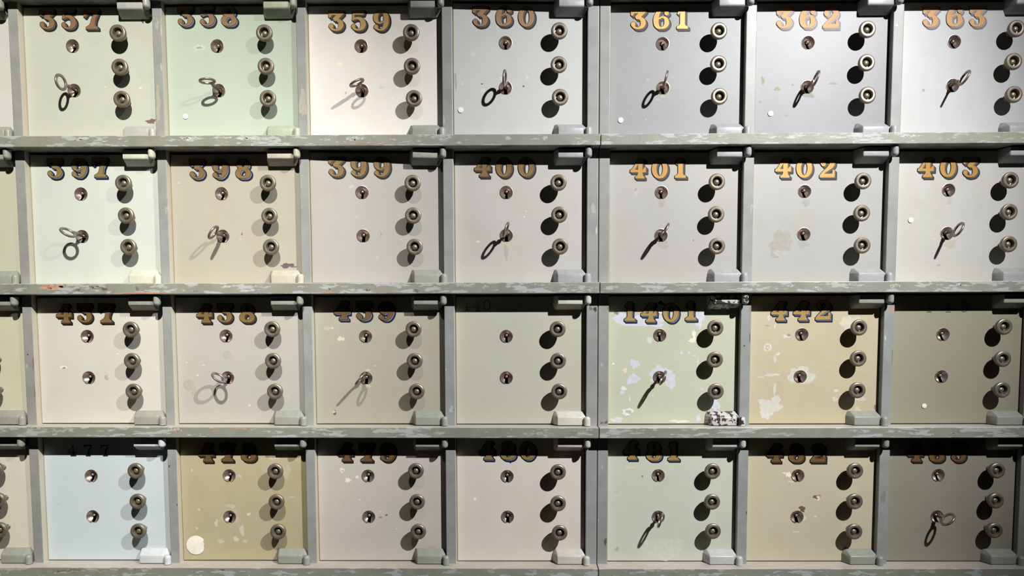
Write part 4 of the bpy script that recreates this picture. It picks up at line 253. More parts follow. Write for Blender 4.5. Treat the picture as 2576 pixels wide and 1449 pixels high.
def cabinet(label, x0, x1, posts):
    root = empty('locker_cabinet', ((x0 + x1) / 2, .2, 0)); tag(root, label, 'cabinet', None)
    off = Vector(root.location)
    def part(name, bm, mats, smooth=40):
        for v in bm.verts: v.co -= off
        return link(name, mesh(name, bm, mats, smooth), root)
    for i, z in enumerate(TOP):
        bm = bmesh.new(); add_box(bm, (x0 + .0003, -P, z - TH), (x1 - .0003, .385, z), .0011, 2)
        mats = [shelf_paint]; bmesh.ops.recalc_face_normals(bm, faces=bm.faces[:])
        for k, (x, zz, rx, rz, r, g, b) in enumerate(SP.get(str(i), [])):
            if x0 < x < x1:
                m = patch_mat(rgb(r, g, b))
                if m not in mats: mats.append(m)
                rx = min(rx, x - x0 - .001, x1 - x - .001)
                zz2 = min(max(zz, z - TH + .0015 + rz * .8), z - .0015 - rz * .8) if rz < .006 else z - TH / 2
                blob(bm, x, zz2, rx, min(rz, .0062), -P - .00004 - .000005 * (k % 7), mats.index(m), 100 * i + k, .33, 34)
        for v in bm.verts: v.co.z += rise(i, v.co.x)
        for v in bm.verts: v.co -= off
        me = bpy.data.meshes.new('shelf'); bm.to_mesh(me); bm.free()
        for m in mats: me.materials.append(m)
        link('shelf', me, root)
    for r in range(4):
        for (a, b) in posts:
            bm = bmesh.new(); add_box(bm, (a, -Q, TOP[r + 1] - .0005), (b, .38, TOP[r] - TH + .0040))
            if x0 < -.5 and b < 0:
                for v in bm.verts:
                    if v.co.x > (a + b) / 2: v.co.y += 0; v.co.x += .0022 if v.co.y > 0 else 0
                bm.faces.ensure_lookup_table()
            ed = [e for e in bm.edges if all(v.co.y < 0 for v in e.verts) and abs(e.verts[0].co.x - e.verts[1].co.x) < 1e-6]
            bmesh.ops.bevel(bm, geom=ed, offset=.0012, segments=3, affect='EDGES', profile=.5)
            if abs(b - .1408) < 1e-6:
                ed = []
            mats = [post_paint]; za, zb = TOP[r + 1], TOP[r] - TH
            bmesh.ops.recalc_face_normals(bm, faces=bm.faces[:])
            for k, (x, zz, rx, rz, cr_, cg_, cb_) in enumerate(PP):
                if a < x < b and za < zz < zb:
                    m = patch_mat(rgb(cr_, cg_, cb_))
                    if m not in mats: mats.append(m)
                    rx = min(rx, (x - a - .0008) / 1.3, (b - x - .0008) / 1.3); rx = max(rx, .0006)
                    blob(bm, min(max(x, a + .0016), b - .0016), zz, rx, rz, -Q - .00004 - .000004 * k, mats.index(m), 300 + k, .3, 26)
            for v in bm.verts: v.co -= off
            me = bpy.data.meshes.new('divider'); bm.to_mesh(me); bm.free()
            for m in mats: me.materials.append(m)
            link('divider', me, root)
    bm = bmesh.new(); add_box(bm, (x0 + .002, .385, .03), (x1 - .002, .393, TOP[0] + .3)); part('back_panel', bm, [dark_inside])
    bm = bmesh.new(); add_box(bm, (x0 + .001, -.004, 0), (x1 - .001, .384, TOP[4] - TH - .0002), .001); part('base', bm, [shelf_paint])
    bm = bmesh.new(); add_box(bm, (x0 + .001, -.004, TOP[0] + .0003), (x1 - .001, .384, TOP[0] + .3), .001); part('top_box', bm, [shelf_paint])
    return root
cabinet('grey-green steel locker cabinet left of the double post, chipped shelves and dividers', -.974, .1412,
        [(-.973, -.9575), (-.752, -.7367), (-.5336, -.519), (-.316, -.301), (-.0963, -.0803), (.1235, .1408)])
cabinet('grey-green steel locker cabinet right of the double post, chipped shelves and dividers', .1416, .8175,
        [(.1418, .158), (.3612, .3772), (.581, .597), (.801, .8170)])

# ------------------------------------------------------------------ shared pieces of a door
def knob_mesh():
    bm = bmesh.new()
    lathe(bm, [(0, -.001), (.0040, -.001), (.0040, .0012), (.0030, .0022), (.0026, .0048), (.0032, .0070), (.0062, .0098), (.0094, .0130), (.0110, .0158), (.0118, .0182),
               (.0123, .0200), (.0123, .0216), (.0119, .0227), (.0112, .0232), (.0106, .0233), (.0103, .0236), (.0082, .0238), (.0074, .0236), (.0069, .0229), (.0067, .0218), (.0065, .0166), (.0061, .0152), (.0052, .0150), (.0046, .0158),
               (.0045, .0178), (.0041, .0193), (.0032, .0205), (.0018, .0212), (0, .0214)], 44)
    return mesh('knob', bm, [brass], 38)
def pull_pin_mesh():
    bm = bmesh.new()
    return bm
def keyhole_mesh(w):
    """dished escutcheon let into the door; slot with a centre pin"""
    bm = bmesh.new(); n = 176
    rad = [.0004 + .0084 * i / 30 for i in range(31)]
    def dish(r): return -.0070 + .0066 * (r / .0088) ** 1.5      # metres in front of the door plane
    oz = .0014
    def inslot(x, z):
        return (x * x + (z - oz) ** 2 < .0034 ** 2) or (abs(x) < w * (1 + (oz - z) * 22) and z < oz)
    rings = []
    for r in rad:
        rg = []
        for i in range(n):
            a = 2 * math.pi * i / n; x, z = r * math.cos(a), r * math.sin(a)
            rg.append(bm.verts.new((x, -dish(r), z)))
        rings.append(rg)
    cap = bm.faces.new(rings[0]); cap.material_index = 0
    for A, B in zip(rings, rings[1:]):
        for i in range(n):
            bm.faces.new((A[i], A[(i + 1) % n], B[(i + 1) % n], B[i]))
    kill = [f for f in bm.faces if inslot(f.calc_center_median().x, f.calc_center_median().z)]
    bmesh.ops.delete(bm, geom=kill, context='FACES')
    # rim
    prof = [(.0088, -.0004), (.0091, .0004), (.0096, .0009), (.0101, .0008), (.0103, .0002), (.0103, -.002)]
    rr = []
    for r, h in prof:
        rr.append([bm.verts.new((r * math.cos(2 * math.pi * i / n), -h, r * math.sin(2 * math.pi * i / n))) for i in range(n)])
    for A, B in zip(rr, rr[1:]):
        for i in range(n):
            if abs(A[i].co.x) < w * 1.15 and A[i].co.z < 0 and A is not rr[-2]: continue
            bm.faces.new((A[i], A[(i + 1) % n], B[(i + 1) % n], B[i]))
    # dark lock chamber behind
    base = len(bm.faces)
    lathe(bm, [(.0089, -.0012), (.0089, -.014), (0, -.014)], 32, mi=1)
    # centre pin
    lathe(bm, [(.0023, -.0139), (.0023, -.0030), (.0020, -.0020), (.0012, -.0014), (0, -.0012)], 20, mi=0, org=(0, 0, oz))
    me = bpy.data.meshes.new('keyhole'); bm.normal_update(); bm.to_mesh(me); bm.free()
    me.materials.append(nickel); me.materials.append(hole_black)
    me.polygons.foreach_set('use_smooth', [True] * len(me.polygons)); me.set_sharp_from_angle(angle=math.radians(50))
    return me
KNOB = knob_mesh(); KH_U = keyhole_mesh(.0016); KH_L = keyhole_mesh(.0022)
def hinge_bm(s):
    """s=+1 lower hinge (rises from its foot), s=-1 upper hinge (mirrored). Local origin at door pivot x=0, foot z=0"""
    bm = bmesh.new()
    # plan outline (x,y) at foot, and inset outline higher up: a block bevelled to the left and away
    f = [(-.0462, .0), (-.0394, -.0160), (-.0385, -.0168), (-.0018, -.0168), (-.0008, -.0158), (.0008, -.0100), (.0048, -.0100), (.0048, -.0002)]
    lv = []
    def ring(pts, z): return [bm.verts.new((x, y, s * z)) for x, y in pts]
    lv.append(ring(f, .0008)); lv.append(ring(f, .0128))
    g = [(x, y) for x, y in f]; g[1] = (-.0390, -.0150); g[2] = (-.0380, -.0157); g[3] = (-.0022, -.0157); g[4] = (-.0012, -.0148); g[5] = (.0006, -.0096); g[6] = (.0044, -.0096)
    lv.append(ring(g, .0142))
    h = [(-.0440, 0), (-.0412, -.0042), (-.0402, -.0052), (-.0030, -.0052), (-.0020, -.0046), (-.0010, -.0030), (0, -.0030), (0, -.0002)]
    lv.append(ring(h, .0203)); 
    h2 = [(-.0436, 0), (-.0406, -.0030), (-.0396, -.0036), (-.0036, -.0036), (-.0026, -.0032), (-.0016, -.0024), (-.0006, -.0024), (-.0006, -.0002)]
    lv.append(ring(h2, .0213))
    for A, B in zip(lv, lv[1:]):
        m = len(A)
        for i in range(m): bm.faces.new((A[i], A[(i + 1) % m], B[(i + 1) % m], B[i]))
    bm.faces.new(lv[0]); bm.faces.new(lv[-1])
    return bm
def knuckle_bm(s):
    bm = bmesh.new(); n = 28; R = .0052
    prof = [(0, .0003), (R, .0003), (R, .0098), (R * .97, .0112), (R * .86, .0126), (R * .62, .0138), (R * .3, .0144), (0, .0145)]
    rings = []
    for r, h in prof:
        rings.append([bm.verts.new((.0066 + r * math.cos(2 * math.pi * i / n), -.0180 + r * math.sin(2 * math.pi * i / n), s * h)) for i in range(n)] if r else [bm.verts.new((.0066, -.0180, s * h))])
    for a, b in zip(rings, rings[1:]):
        for i in range(n):
            j = (i + 1) % n; q = [a[i % len(a)], a[j % len(a)], b[j % len(b)], b[i % len(b)]]; q = [v for k, v in enumerate(q) if v not in q[:k]]
            if len(q) > 2: bm.faces.new(q)
    # web joining it to the leaf
    r = bmesh.ops.create_cube(bm, size=1)
    for v in r['verts']:
        v.co = Vector((-.0005 + (v.co.x + .5) * .0060, -.0150 + (v.co.y + .5) * .0050, s * (.0012 + (v.co.z + .5) * .0115)))
    return bm
def soft(bm, off=.0007):
    bmesh.ops.recalc_face_normals(bm, faces=bm.faces[:])
    es = [e for e in bm.edges if len(e.link_faces) == 2 and e.calc_face_angle(0) > .35]
    bmesh.ops.bevel(bm, geom=es, offset=off, segments=2, affect='EDGES', profile=.5, clamp_overlap=True)
    return bm
def hinge_set(mat):
    return [(mesh('hinge', soft(hinge_bm(s), .0005), [mat], 24), mesh('hinge_knuckle', knuckle_bm(s), [mat], 50)) for s in (1, -1)]

# ------------------------------------------------------------------ numerals: brush-lettered fat face, drawn flat on the paint
def cr(pts, k=7):
    o = []; m = len(pts)
    for i in range(m - 1):
        p0, p1, p2, p3 = pts[max(i - 1, 0)], pts[i], pts[i + 1], pts[min(i + 2, m - 1)]
        for j in range(k):
            t = j / k
            o.append(tuple(.5 * (2 * b + (c - a) * t + (2 * a - 5 * b + 4 * c - d) * t * t + (-a + 3 * b - 3 * c + d) * t ** 3) for a, b, c, d in zip(p0, p1, p2, p3)))
    o.append(tuple(pts[-1])); return o
def ring_el(cx, cy, rx, ry, ws, wt): return [('s', [(cx + rx * math.cos(t), cy + ry * math.sin(t), ws * abs(math.cos(t)) ** 1.3 + wt * (1 - abs(math.cos(t)) ** 1.3)) for t in [2 * math.pi * i / 40 for i in range(41)]], False)]
NINE = [('s', cr([(.45, .945, .05), (.58, .90, .09), (.67, .78, .125), (.70, .60, .135), (.69, .42, .135), (.62, .22, .11), (.50, .08, .07), (.38, .045, .045), (.26, .07, .05), (.17, .13, .06)]), True), ('c', .16, .20, .115),
        ('s', cr([(.46, .945, .05), (.30, .915, .07), (.18, .80, .11), (.15, .66, .125), (.19, .50, .10), (.30, .40, .055), (.42, .40, .045), (.54, .47, .04)]), True)]
def rot180(g):
    o = []
    for e in g:
        if e[0] == 's': o.append(('s', [(.84 - p[0], 1 - p[1], p[2]) for p in e[1]], e[2]))
        elif e[0] == 'c': o.append(('c', .84 - e[1], 1 - e[2], e[3]))
    return o
GL = {
 '0': ring_el(.42, .5, .29, .435, .125, .065),
 '1': [('p', [(.30, .04), (.55, .04), (.55, 1.0), (.30, 1.0)]), ('p', [(.30, 1.0), (.30, .80), (.20, .70), (.15, .76), (.24, .94)]), ('p', [(.14, 0), (.71, 0), (.71, .11), (.62, .155), (.22, .155), (.14, .11)]), ('p', [(.24, .14), (.60, .14), (.55, .24), (.30, .24)])],
 '2': [('c', .20, .70, .12), ('s', cr([(.12, .74, .07), (.20, .88, .065), (.38, .955, .05), (.56, .90, .09), (.66, .76, .13), (.60, .60, .125), (.42, .43, .085), (.24, .28, .07), (.12, .13, .07)]), True),
       ('p', [(.01, 0), (.80, 0), (.80, .20), (.10, .20), (.01, .12)]), ('p', [(.67, .17), (.80, .17), (.80, .36), (.76, .40), (.68, .40)])],
 '3': [('p', [(.02, .80), (.74, .80), (.80, 1.0), (.02, 1.0)]), ('p', [(.02, 1.0), (.02, .72), (.07, .66), (.13, .68), (.22, .84)]), ('p', [(.80, .86), (.80, 1.0), (.60, 1.0), (.22, .62), (.36, .52), (.48, .54)]),
       ('s', cr([(.32, .56, .055), (.48, .55, .07), (.62, .45, .12), (.66, .30, .135), (.60, .14, .10), (.46, .055, .055), (.32, .05, .05), (.20, .10, .06), (.14, .19, .08)]), True), ('c', .145, .25, .12)],
 '4': [('p', [(.40, .02), (.64, .02), (.64, 1.0), (.44, 1.0), (.40, .92)]), ('p', [(.0, .36), (.06, .46), (.42, 1.0), (.50, 1.0), (.50, .90), (.20, .40)]), ('p', [(.0, .32), (.82, .32), (.82, .46), (.0, .46), (-.01, .36)]),
       ('p', [(.82, .42), (.82, .58), (.77, .60), (.66, .50), (.66, .42)]), ('p', [(.60, .86), (.64, .84), (.74, .92), (.74, 1.0), (.60, 1.0)]), ('p', [(.26, 0), (.74, 0), (.74, .10), (.66, .15), (.34, .15), (.26, .10)]), ('p', [(.34, .14), (.68, .14), (.64, .24), (.40, .24)])],
 '5': [('p', [(.13, .80), (.66, .80), (.74, 1.0), (.13, 1.0)]), ('p', [(.13, 1.0), (.22, 1.0), (.20, .60), (.10, .52), (.09, .56)]),
       ('s', cr([(.12, .56, .045), (.28, .635, .055), (.46, .62, .08), (.60, .52, .12), (.66, .34, .14), (.60, .15, .105), (.46, .055, .055), (.32, .05, .05), (.20, .10, .06), (.14, .18, .07)]), True), ('c', .145, .23, .11)],
 '7': [('p', [(.02, .80), (.76, .80), (.84, .92), (.84, 1.0), (.02, 1.0)]), ('p', [(.02, 1.0), (.02, .62), (.07, .60), (.12, .66), (.24, .84)]), ('p', [(.84, .94), (.60, .84), (.42, .52), (.30, .12), (.58, .12), (.62, .46)]),
       ('p', [(.12, 0), (.74, 0), (.74, .10), (.64, .17), (.24, .17), (.12, .10)]), ('p', [(.22, .15), (.64, .15), (.58, .26), (.33, .26)])],
 '8': ring_el(.42, .735, .215, .205, .12, .06) + ring_el(.42, .275, .265, .215, .135, .062),
 '9': NINE, '6': rot180(NINE),
}
_uid = [0]
def draw(bm, g, grow, dx, dy, lvl, mi, sc):
    def V(x, y, z): return bm.verts.new(((x + dx - .42) * sc, -z, (y + dy) * sc))
    for q, e in enumerate(g):
        z = lvl + q * .000008
        if e[0] == 's':
            pts = e[1]; L = []; Rr = []; m = len(pts); closed = abs(pts[0][0] - pts[-1][0]) + abs(pts[0][1] - pts[-1][1]) < 1e-6
            for i, (x, y, wd) in enumerate(pts):
                a = pts[i - 1] if i > 0 else (pts[-2] if closed else pts[0]); b = pts[i + 1] if i < m - 1 else (pts[1] if closed else pts[-1])
                tx, ty = b[0] - a[0], b[1] - a[1]; l = math.hypot(tx, ty) or 1; nx, ny = -ty / l, tx / l; wd += grow
                L.append(V(x + nx * wd, y + ny * wd, z)); Rr.append(V(x - nx * wd, y - ny * wd, z))
            for i in range(m - 1): bm.faces.new((Rr[i], Rr[i + 1], L[i + 1], L[i])).material_index = mi
            if e[2]:
                for (x, y, wd) in (pts[0], pts[-1]):
                    k = [V(x + (wd + grow) * math.cos(6.2832 * i / 14), y + (wd + grow) * math.sin(6.2832 * i / 14), z + .000003) for i in range(14)]
                    bm.faces.new(k).material_index = mi
        elif e[0] == 'c':
            k = [V(e[1] + (e[3] + grow) * math.cos(6.2832 * i / 24), e[2] + (e[3] + grow) * math.sin(6.2832 * i / 24), z) for i in range(24)]
            bm.faces.new(k).material_index = mi
        else:
            p = e[1]; m = len(p); cx = sum(a for a, b in p) / m; cy = sum(b for a, b in p) / m; k = []
            ar = sum(p[i][0] * p[(i + 1) % m][1] - p[(i + 1) % m][0] * p[i][1] for i in range(m)); sg = 1 if ar > 0 else -1
            for i in range(m):
                a, b, c = p[i - 1], p[i], p[(i + 1) % m]
                e1 = (b[0] - a[0], b[1] - a[1]); e2 = (c[0] - b[0], c[1] - b[1]); l1 = math.hypot(*e1); l2 = math.hypot(*e2)
                n1 = (e1[1] / l1 * sg, -e1[0] / l1 * sg); n2 = (e2[1] / l2 * sg, -e2[0] / l2 * sg)
                bx, by = n1[0] + n2[0], n1[1] + n2[1]; d = max(.45, 1 + n1[0] * n2[0] + n1[1] * n2[1])
                k.append(V(b[0] + bx / d * grow, b[1] + by / d * grow, z))
            if sg < 0: k.reverse()
            bm.faces.new(k).material_index = mi
_dig = {}
def digit_mesh(d, style, shade):
    if (d, style, shade) in _dig: return _dig[(d, style, shade)]
    g = GL[d]; bm = bmesh.new(); sc = .0292
    for i in range(6):
        t = i / 5; draw(bm, g, .028, .105 * t, -.10 * t, .00010 + i * .00007, 2, sc)
    for i in range(4):
        t = .30 + .32 * i / 3; draw(bm, g, -.012, .105 * t, -.10 * t, .00056 + i * .00007, 1, sc)
    draw(bm, g, .020, 0, 0, .00088, 2, sc)
    draw(bm, g, -.002, 0, 0, .00098, 0, sc)
    me = bpy.data.meshes.new('numeral'); bm.normal_update(); bm.to_mesh(me); bm.free()
    for m in (GOLD[style], SHADE[shade], INK[shade] if style != 'pale' else INK['faded']): me.materials.append(m)
    _dig[(d, style, shade)] = me; return me
THIN = {'4': [[(.62, 0), (.62, 1), (.05, .3), (.85, .3)], [(.4, 0), (.84, 0)]], '0': [[(.42 + .3 * math.cos(t * .3142), .5 + .5 * math.sin(t * .3142)) for t in range(21)]],
        '3': [[(.1, .85), (.3, 1), (.6, .95), (.7, .78), (.55, .58), (.35, .53), (.6, .48), (.74, .28), (.6, .05), (.35, 0), (.12, .12)]], '7': [[(.05, .85), (.05, 1), (.8, 1), (.5, .5), (.42, 0)], [(.25, 0), (.62, 0)]]}
def thin_mesh(d, m, size, wd):
    bm = bmesh.new()
    for q, pl in enumerate(THIN[d]):
        draw(bm, [('s', [(x, y, wd) for x, y in pl], True)], 0, 0, 0, .00012 + q * .00002, 0, size)
    me = bpy.data.meshes.new('numeral'); bm.normal_update(); bm.to_mesh(me); bm.free(); me.materials.append(m); return me

# ------------------------------------------------------------------ doors
STYLE = {'357': ('copper', 'grey'), '358': ('copper', 'blue'), '359': ('gold', 'grey'), '360': ('copper', 'grey'), '361': ('rich', 'grey'), '362': ('pale', 'pale'), '363': ('pale', 'pale'),
         '397': ('olive', 'blue'), '398': ('dull', 'blue'), '399': ('dull', 'grey'), '400': ('dull', 'grey'), '401': ('rich', 'grey'), '402': ('rich', 'grey'), '403': ('rich', 'grey'),
         '437': ('dull', 'brown'), '438': ('dull', 'brown'), '439': ('brown', 'blue'), '1401': ('gold', 'blue'), '442': ('gold', 'blue'),
         '478': ('brown', 'brown'), '479': ('brown', 'brown'), '480': ('olive', 'blue'), '481': ('gold', 'blue'), '482': ('brown', 'brown'), '483': ('brown', 'brown')}
HINGE = {'357': (182, 184, 178), '358': (180, 190, 168), '397': (212, 216, 198), '398': (198, 193, 178), '440': (214, 213, 200), '477': (214, 220, 224), '480': (206, 202, 192), '481': (198, 198, 198), '1401': (196, 194, 190)}
TINT = {'357': 'cream-green', '358': 'pale mint green', '359': 'pinkish cream', '360': 'light warm grey', '361': 'light grey', '362': 'bluish white', '363': 'off-white',
        '397': 'pale greenish white', '398': 'sandy cream', '399': 'pale beige-grey', '400': 'stone grey', '401': 'light stone', '402': 'off-white beige-stained', '403': 'off-white',
        '437': 'warm cream', '438': 'cream-beige', '439': 'drab beige', '440': 'plain sage grey', '1401': 'blotchy sage and lavender', '442': 'yellowish scuffed', '443': 'olive green-grey',
        '477': 'pale blue', '478': 'ochre-tan', '479': 'taupe', '480': 'pinkish stone', '481': 'pale sage', '482': 'beige', '483': 'dark taupe'}
NOTE = {'440': 'small engraved number 440', '443': 'small engraved number 443', '477': 'small black number 477'}
STK = {'358': 'a small round dot near its bottom', '360': 'a round dot at lower left', '361': 'a round dot at lower left', '362': 'a round dot at lower left', '403': 'a round dot at its left', '443': 'a small round dot', '478': 'a big white round sticker'}
LEFT = {'left1': 'cream-white locker cut off by the photo edge, left of door 357', 'left2': 'yellowish cream locker cut off at the photo edge, left of door 397',
        'left3': 'yellow-cream locker cut off at the photo edge, left of door 437', 'left4': 'beige locker cut off at the photo edge, left of pale blue door 477'}
hinge_default = flat_paint('grey_green_hinge_paint', rgb(158, 162, 152), .4, .25, .4)
hinge_lilac = flat_paint('pale_grey_hinge_paint', rgb(170, 172, 174), .4, .25, .4)
_hs = {}
def hinges_for(n, r, c):
    if n in HINGE:
        k = n
        if k not in _hs:
            if n == '1401':
                M = NT('chipped_black_and_white_hinge_paint'); v = M.mapv((1, 1, 1)); f = M.noise(v, 150, 3, .5)
                cc = M.mix(M.ramp(f, .50, .53), rgb(206, 204, 200), rgb(66, 60, 62)); M.l(cc, M.b.inputs['Base Color']); M.b.inputs['Roughness'].default_value = .35; M.bump(f, .3, .001)
                _hs[k] = hinge_set(M.m)
            else: _hs[k] = hinge_set(flat_paint('hinge_paint', rgb(*HINGE[n]), .38, .15, .4))
    else:
        k = 'lil' if (r < 2 and c > 3) else 'def'
        if k not in _hs: _hs[k] = hinge_set(hinge_lilac if k == 'lil' else hinge_default)
    return _hs[k]
POST = [(-.9575, -.752), (-.7367, -.5336), (-.519, -.316), (-.301, -.0963), (-.0803, .1235), (.158, .3612), (.3772, .581), (.597, .801)]
def panel_mesh(n, h, mats, holes, patches, tilt, c, zl=0):
    """slab with two round lock holes, softened edge; chips as thin irregular flakes in the same mesh"""
    px = COLX[c] + .118; x0, x1, z0, z1 = POST[c][0] + .0006 - px, POST[c][1] - .0006 - px, .0012 + zl, h
    bm = bmesh.new(); T = .0075; e = .0009
    outer = [(x0 + e, z0 + e), (x1 - e, z0 + e), (x1 - e, z1 - e), (x0 + e, z1 - e)]
    loops = [[Vector((x, z, 0)) for x, z in outer]]
    for (hx, hz) in holes: loops.append([Vector((hx + .0100 * math.cos(-2 * math.pi * i / 40), hz + .0100 * math.sin(-2 * math.pi * i / 40), 0)) for i in range(40)])
    flat = [v for l in loops for v in l]; vs = [bm.verts.new((v.x, 0, v.y)) for v in flat]
    for t in tessellate_polygon(loops):
        try: bm.faces.new([vs[i] for i in t])
        except ValueError: pass
    for f in bm.faces:
        f.normal_update()
        if f.normal.y > 0: f.normal_flip()
    o2 = [(x0, z0), (x1, z0), (x1, z1), (x0, z1)]
    a = vs[:4]; b = [bm.verts.new((x, e, z)) for x, z in o2]; c = [bm.verts.new((x, T, z)) for x, z in o2]
    for A, B in ((a, b), (b, c)):
        for i in range(4): bm.faces.new((A[(i + 1) % 4], A[i], B[i], B[(i + 1) % 4]))
    for q in range(len(holes)):
        s = vs[4 + 40 * q:44 + 40 * q]; d = [bm.verts.new((v.co.x, T, v.co.z)) for v in s]
        for i in range(40): bm.faces.new((s[i], s[(i + 1) % 40], d[(i + 1) % 40], d[i]))
    mm = list(mats)
    for k, p in enumerate(patches):
        m = p[4]
        if m not in mm: mm.append(m)
        cx, cz, rx, rz = p[:4]
        rx = min(rx, (cx - x0 - e) * .8 if cx - x0 < .03 else rx, (x1 - e - cx) * .8 if x1 - cx < .03 else rx); rz = min(rz, (cz - z0 - e) * .8 if cz - z0 < .03 else rz)
        if rx <= 0 or rz <= 0: continue
        jag = .06 if abs(rx - rz) < 1e-5 and rx > .0045 else .30
        blob(bm, cx, cz, rx, rz, -.00003 - .000004 * k, mm.index(m), k * 17 + int(abs(cx) * 9000), jag, 30, holes)
    me = bpy.data.meshes.new('door_panel'); bm.normal_update(); bm.to_mesh(me); bm.free()
    for m in mm: me.materials.append(m)
    return me
seed = 0
for r in range(4):
    for c in range(8):
        n = NUM[r][c]; seed += 1
        t = TILT.get(n, 0)
        root = empty('locker', (COLX[c] + .118, 0, TOP[r + 1]), t)
        gap = TOP[r] - TH - TOP[r + 1]
        col = tuple(min(.88, lin(v) * g) for v, g in zip(PX[n], GAIN.get(n, (1, 1, 1))))
        worn = {'440': .05, '443': .1, '477': .05, '402': .5, '1401': .6, '442': .9, '478': .9}.get(n, .45)
        paint = door_paint('door_enamel', col, seed, worn)
        if n in DD:
            d = DD[n]
            pt = [(p[0], p[1], p[2], p[3], patch_mat(tuple(min(.85, col[i] * p[4 + i] * (1.07 if p[4] > 1 else 1)) for i in range(3)))) for p in d.get('p', [])]
            u, l, ks = d['u'], d['l'], d['k']
        else: pt = []; u = (-.118, .1426); l = (-.118, .0768); ks = [(-.0384, TOP[0] * 0 + .1537), (-.037, .1050), (-.0362, .0577)]
        zl = rise(r + 1, COLX[c]) ; zh = rise(r, COLX[c] + .1)
        link('door_panel', panel_mesh(n, gap - .0035 + zh, [paint], [u, l] if u else [], pt, t, c, zl), root)
        if u:
            for pos, me in ((u, KH_U), (l, KH_L)):
                k = link('keyhole', me, root); k.location = (pos[0], 0, pos[1])
        for q, kp in enumerate(ks):
            k = link('knob', KNOB, root); k.location = (kp[0], 0, kp[1]); k.rotation_euler = (0, random.Random(seed * 5 + q).uniform(0, 6), 0)
        for s, (hm, km) in zip((1, -1), hinges_for(n, r, c)):
            hg = link('hinge', hm, root); hg.location = (0, -.0002, zl + .0002 if s > 0 else gap + zh - (.0014 if r < 2 else .0026)); hg.scale = (1, 1 if s > 0 else 1.28, 1)
            link('hinge_knuckle', km, hg)
            if n in HINGE and s > 0: tag(hg, {'440': 'off-white hinge', '477': 'bluish white hinge', '480': 'off-white hinge', '1401': 'hinge with chipped black and white paint', '397': 'cream hinge', '481': 'light grey hinge'}.get(n))
        if n in STYLE:
            for dg, x, z in d['n']:
                k = link('numeral', digit_mesh(dg, *STYLE[n]), root); k.location = (x, -.0002, z); 
        if n in DD and 'small' in DD[n]:
            for dg, x, z in DD[n]['small']:
                me = thin_mesh(dg, stencil if n == '477' else engraved, .0160, .075 if n == '477' else .035)
                k = link('numeral', me, root); k.location = (x, -.0002, z)
        if n in DD and 's' in DD[n]:
            x, z, rr = DD[n]['s']; bm = bmesh.new()
            lathe(bm, [(rr, -.0000), (rr, .00050), (rr - .0002, .00055), (0, .00055)], 40)
            if n == '478':                       # torn at its right side
                for v in bm.verts:
                    if v.co.x > rr * .80: v.co.x = rr * .80 + (v.co.x - rr * .8) * .15 + .0006 * math.sin(v.co.z * 900)
            k = link('sticker', mesh('sticker', bm, [sticker_m], 30), root); k.location = (x, -.0006, z)
            tag(k, 'big white round sticker' if n == '478' else 'small round cream sticker dot')
        if n in LEFT: lab = LEFT[n]
        else:
            lab = TINT[n] + ' locker ' + (NOTE[n] if n in NOTE else 'numbered ' + n)
            if n in NOTE: lab = TINT[n] + ' locker with ' + NOTE[n]
            if n in STK: lab += ' and ' + STK[n] if n not in KEYS else ''
            if n in KEYS: lab += ' with a key in its lower lock'
        tag(root, lab, 'locker', 'numbered lockers in four rows')

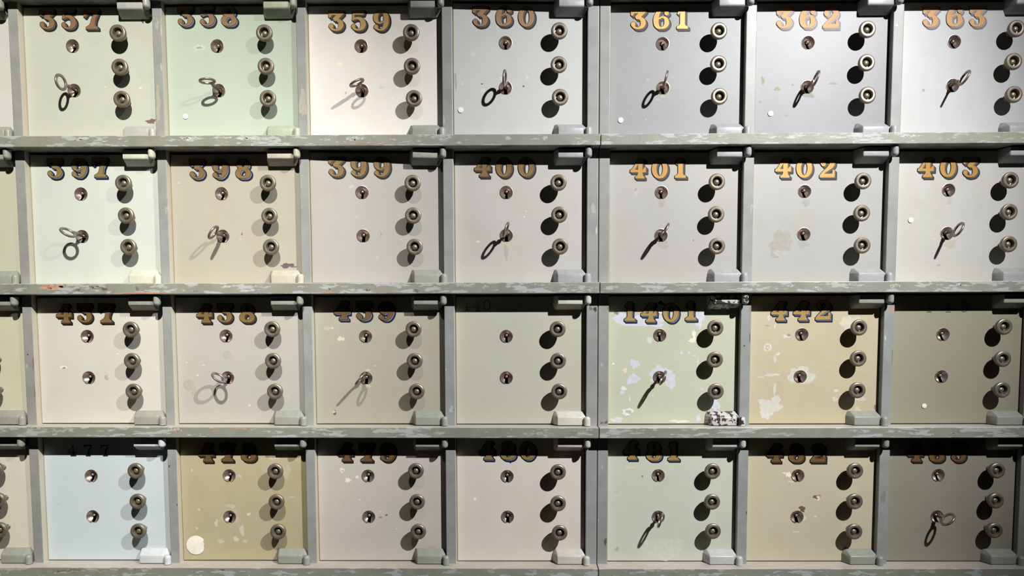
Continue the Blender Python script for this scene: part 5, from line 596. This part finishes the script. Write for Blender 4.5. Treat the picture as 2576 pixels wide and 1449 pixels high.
# ------------------------------------------------------------------ keys
def bow_mesh():
    bm = bmesh.new(); n = 40; R, r0 = .0122, .0080
    prof = [(R, -.0007), (R - .0005, -.0013), (r0 + .0006, -.0013), (r0, -.0007), (r0, .0007), (r0 + .0006, .0013), (R - .0005, .0013), (R, .0007)]
    rings = []
    for (rad, h) in prof:
        rings.append([bm.verts.new((h, rad * math.cos(2 * math.pi * i / n) * 1.0, rad * math.sin(2 * math.pi * i / n))) for i in range(n)])
    for q in range(len(prof)):
        A, B = rings[q], rings[(q + 1) % len(prof)]
        for i in range(n): bm.faces.new((A[i], A[(i + 1) % n], B[(i + 1) % n], B[i]))
    return mesh('bow', bm, [key_steel], 40)
def shank_mesh():
    bm = bmesh.new()
    lathe(bm, [(0, -.0110), (.0018, -.0108), (.0019, -.002), (.0020, .010), (.0024, .0115), (.0031, .0125), (.0032, .0136), (.0025, .0148), (.0022, .0162), (.0021, .0190), (.0019, .0202), (0, .0204)], 20)
    return mesh('shank', bm, [key_steel], 50)
BOW, SHANK = bow_mesh(), shank_mesh()
KLAB = {'357': 'tilted to the upper left', '358': 'lying nearly flat', '359': 'turned flat and small', '360': 'seen edge-on', '361': 'nearly edge-on', '362': 'leaning to the right', '363': 'slanting right',
        '397': 'turned flat to the left', '398': 'an open oval to the left', '400': 'edge-on and short', '401': 'a thin sliver', '403': 'open to the right', '438': 'turned flat with a double shadow', '439': 'edge-on pointing down left', '1401': 'a thin oval hanging right', '481': 'hanging just below the lock', '483': 'seen as a full circle'}
NM = {n: (r, c) for r in range(4) for c, n in enumerate(NUM[r])}
for n, (a, b, phi, beta, SL) in KEYS.items():
    r, c = NM[n]; t = TILT.get(n, 0); l = DD[n]['l']
    piv = Vector((COLX[c] + .118, 0, TOP[r + 1])); base = piv + Matrix.Rotation(t, 3, 'Z') @ Vector((l[0], 0.0, l[1] + .0006))
    s = Vector((math.sin(a) * math.cos(b), -math.cos(a) * math.cos(b), math.sin(b))).normalized()
    up = Vector((0, 0, 1)); t0 = (up - s * s.z).normalized(); t1 = s.cross(t0); tt = t0 * math.cos(phi) + t1 * math.sin(phi)
    # local -y -> s, local z -> tt
    X = (-s).cross(tt)
    M = Matrix((X, -s, tt)).transposed().to_4x4()
    root = empty('key', (0, 0, 0)); root.matrix_world = Matrix.Translation(base) @ M
    tag(root, 'key standing in the lower lock of door %s, ring %s' % (n, KLAB[n]), 'key', 'keys left in the locker doors')
    bw = link('bow', BOW, root); bw.location = (-.0125 * math.sin(beta), -(SL - .0125) - .0125 * math.cos(beta), 0); bw.rotation_euler = (0, 0, -beta)
    sh = link('shank', SHANK, root); sh.scale = (1, (SL - .0108) / .0204, 1)
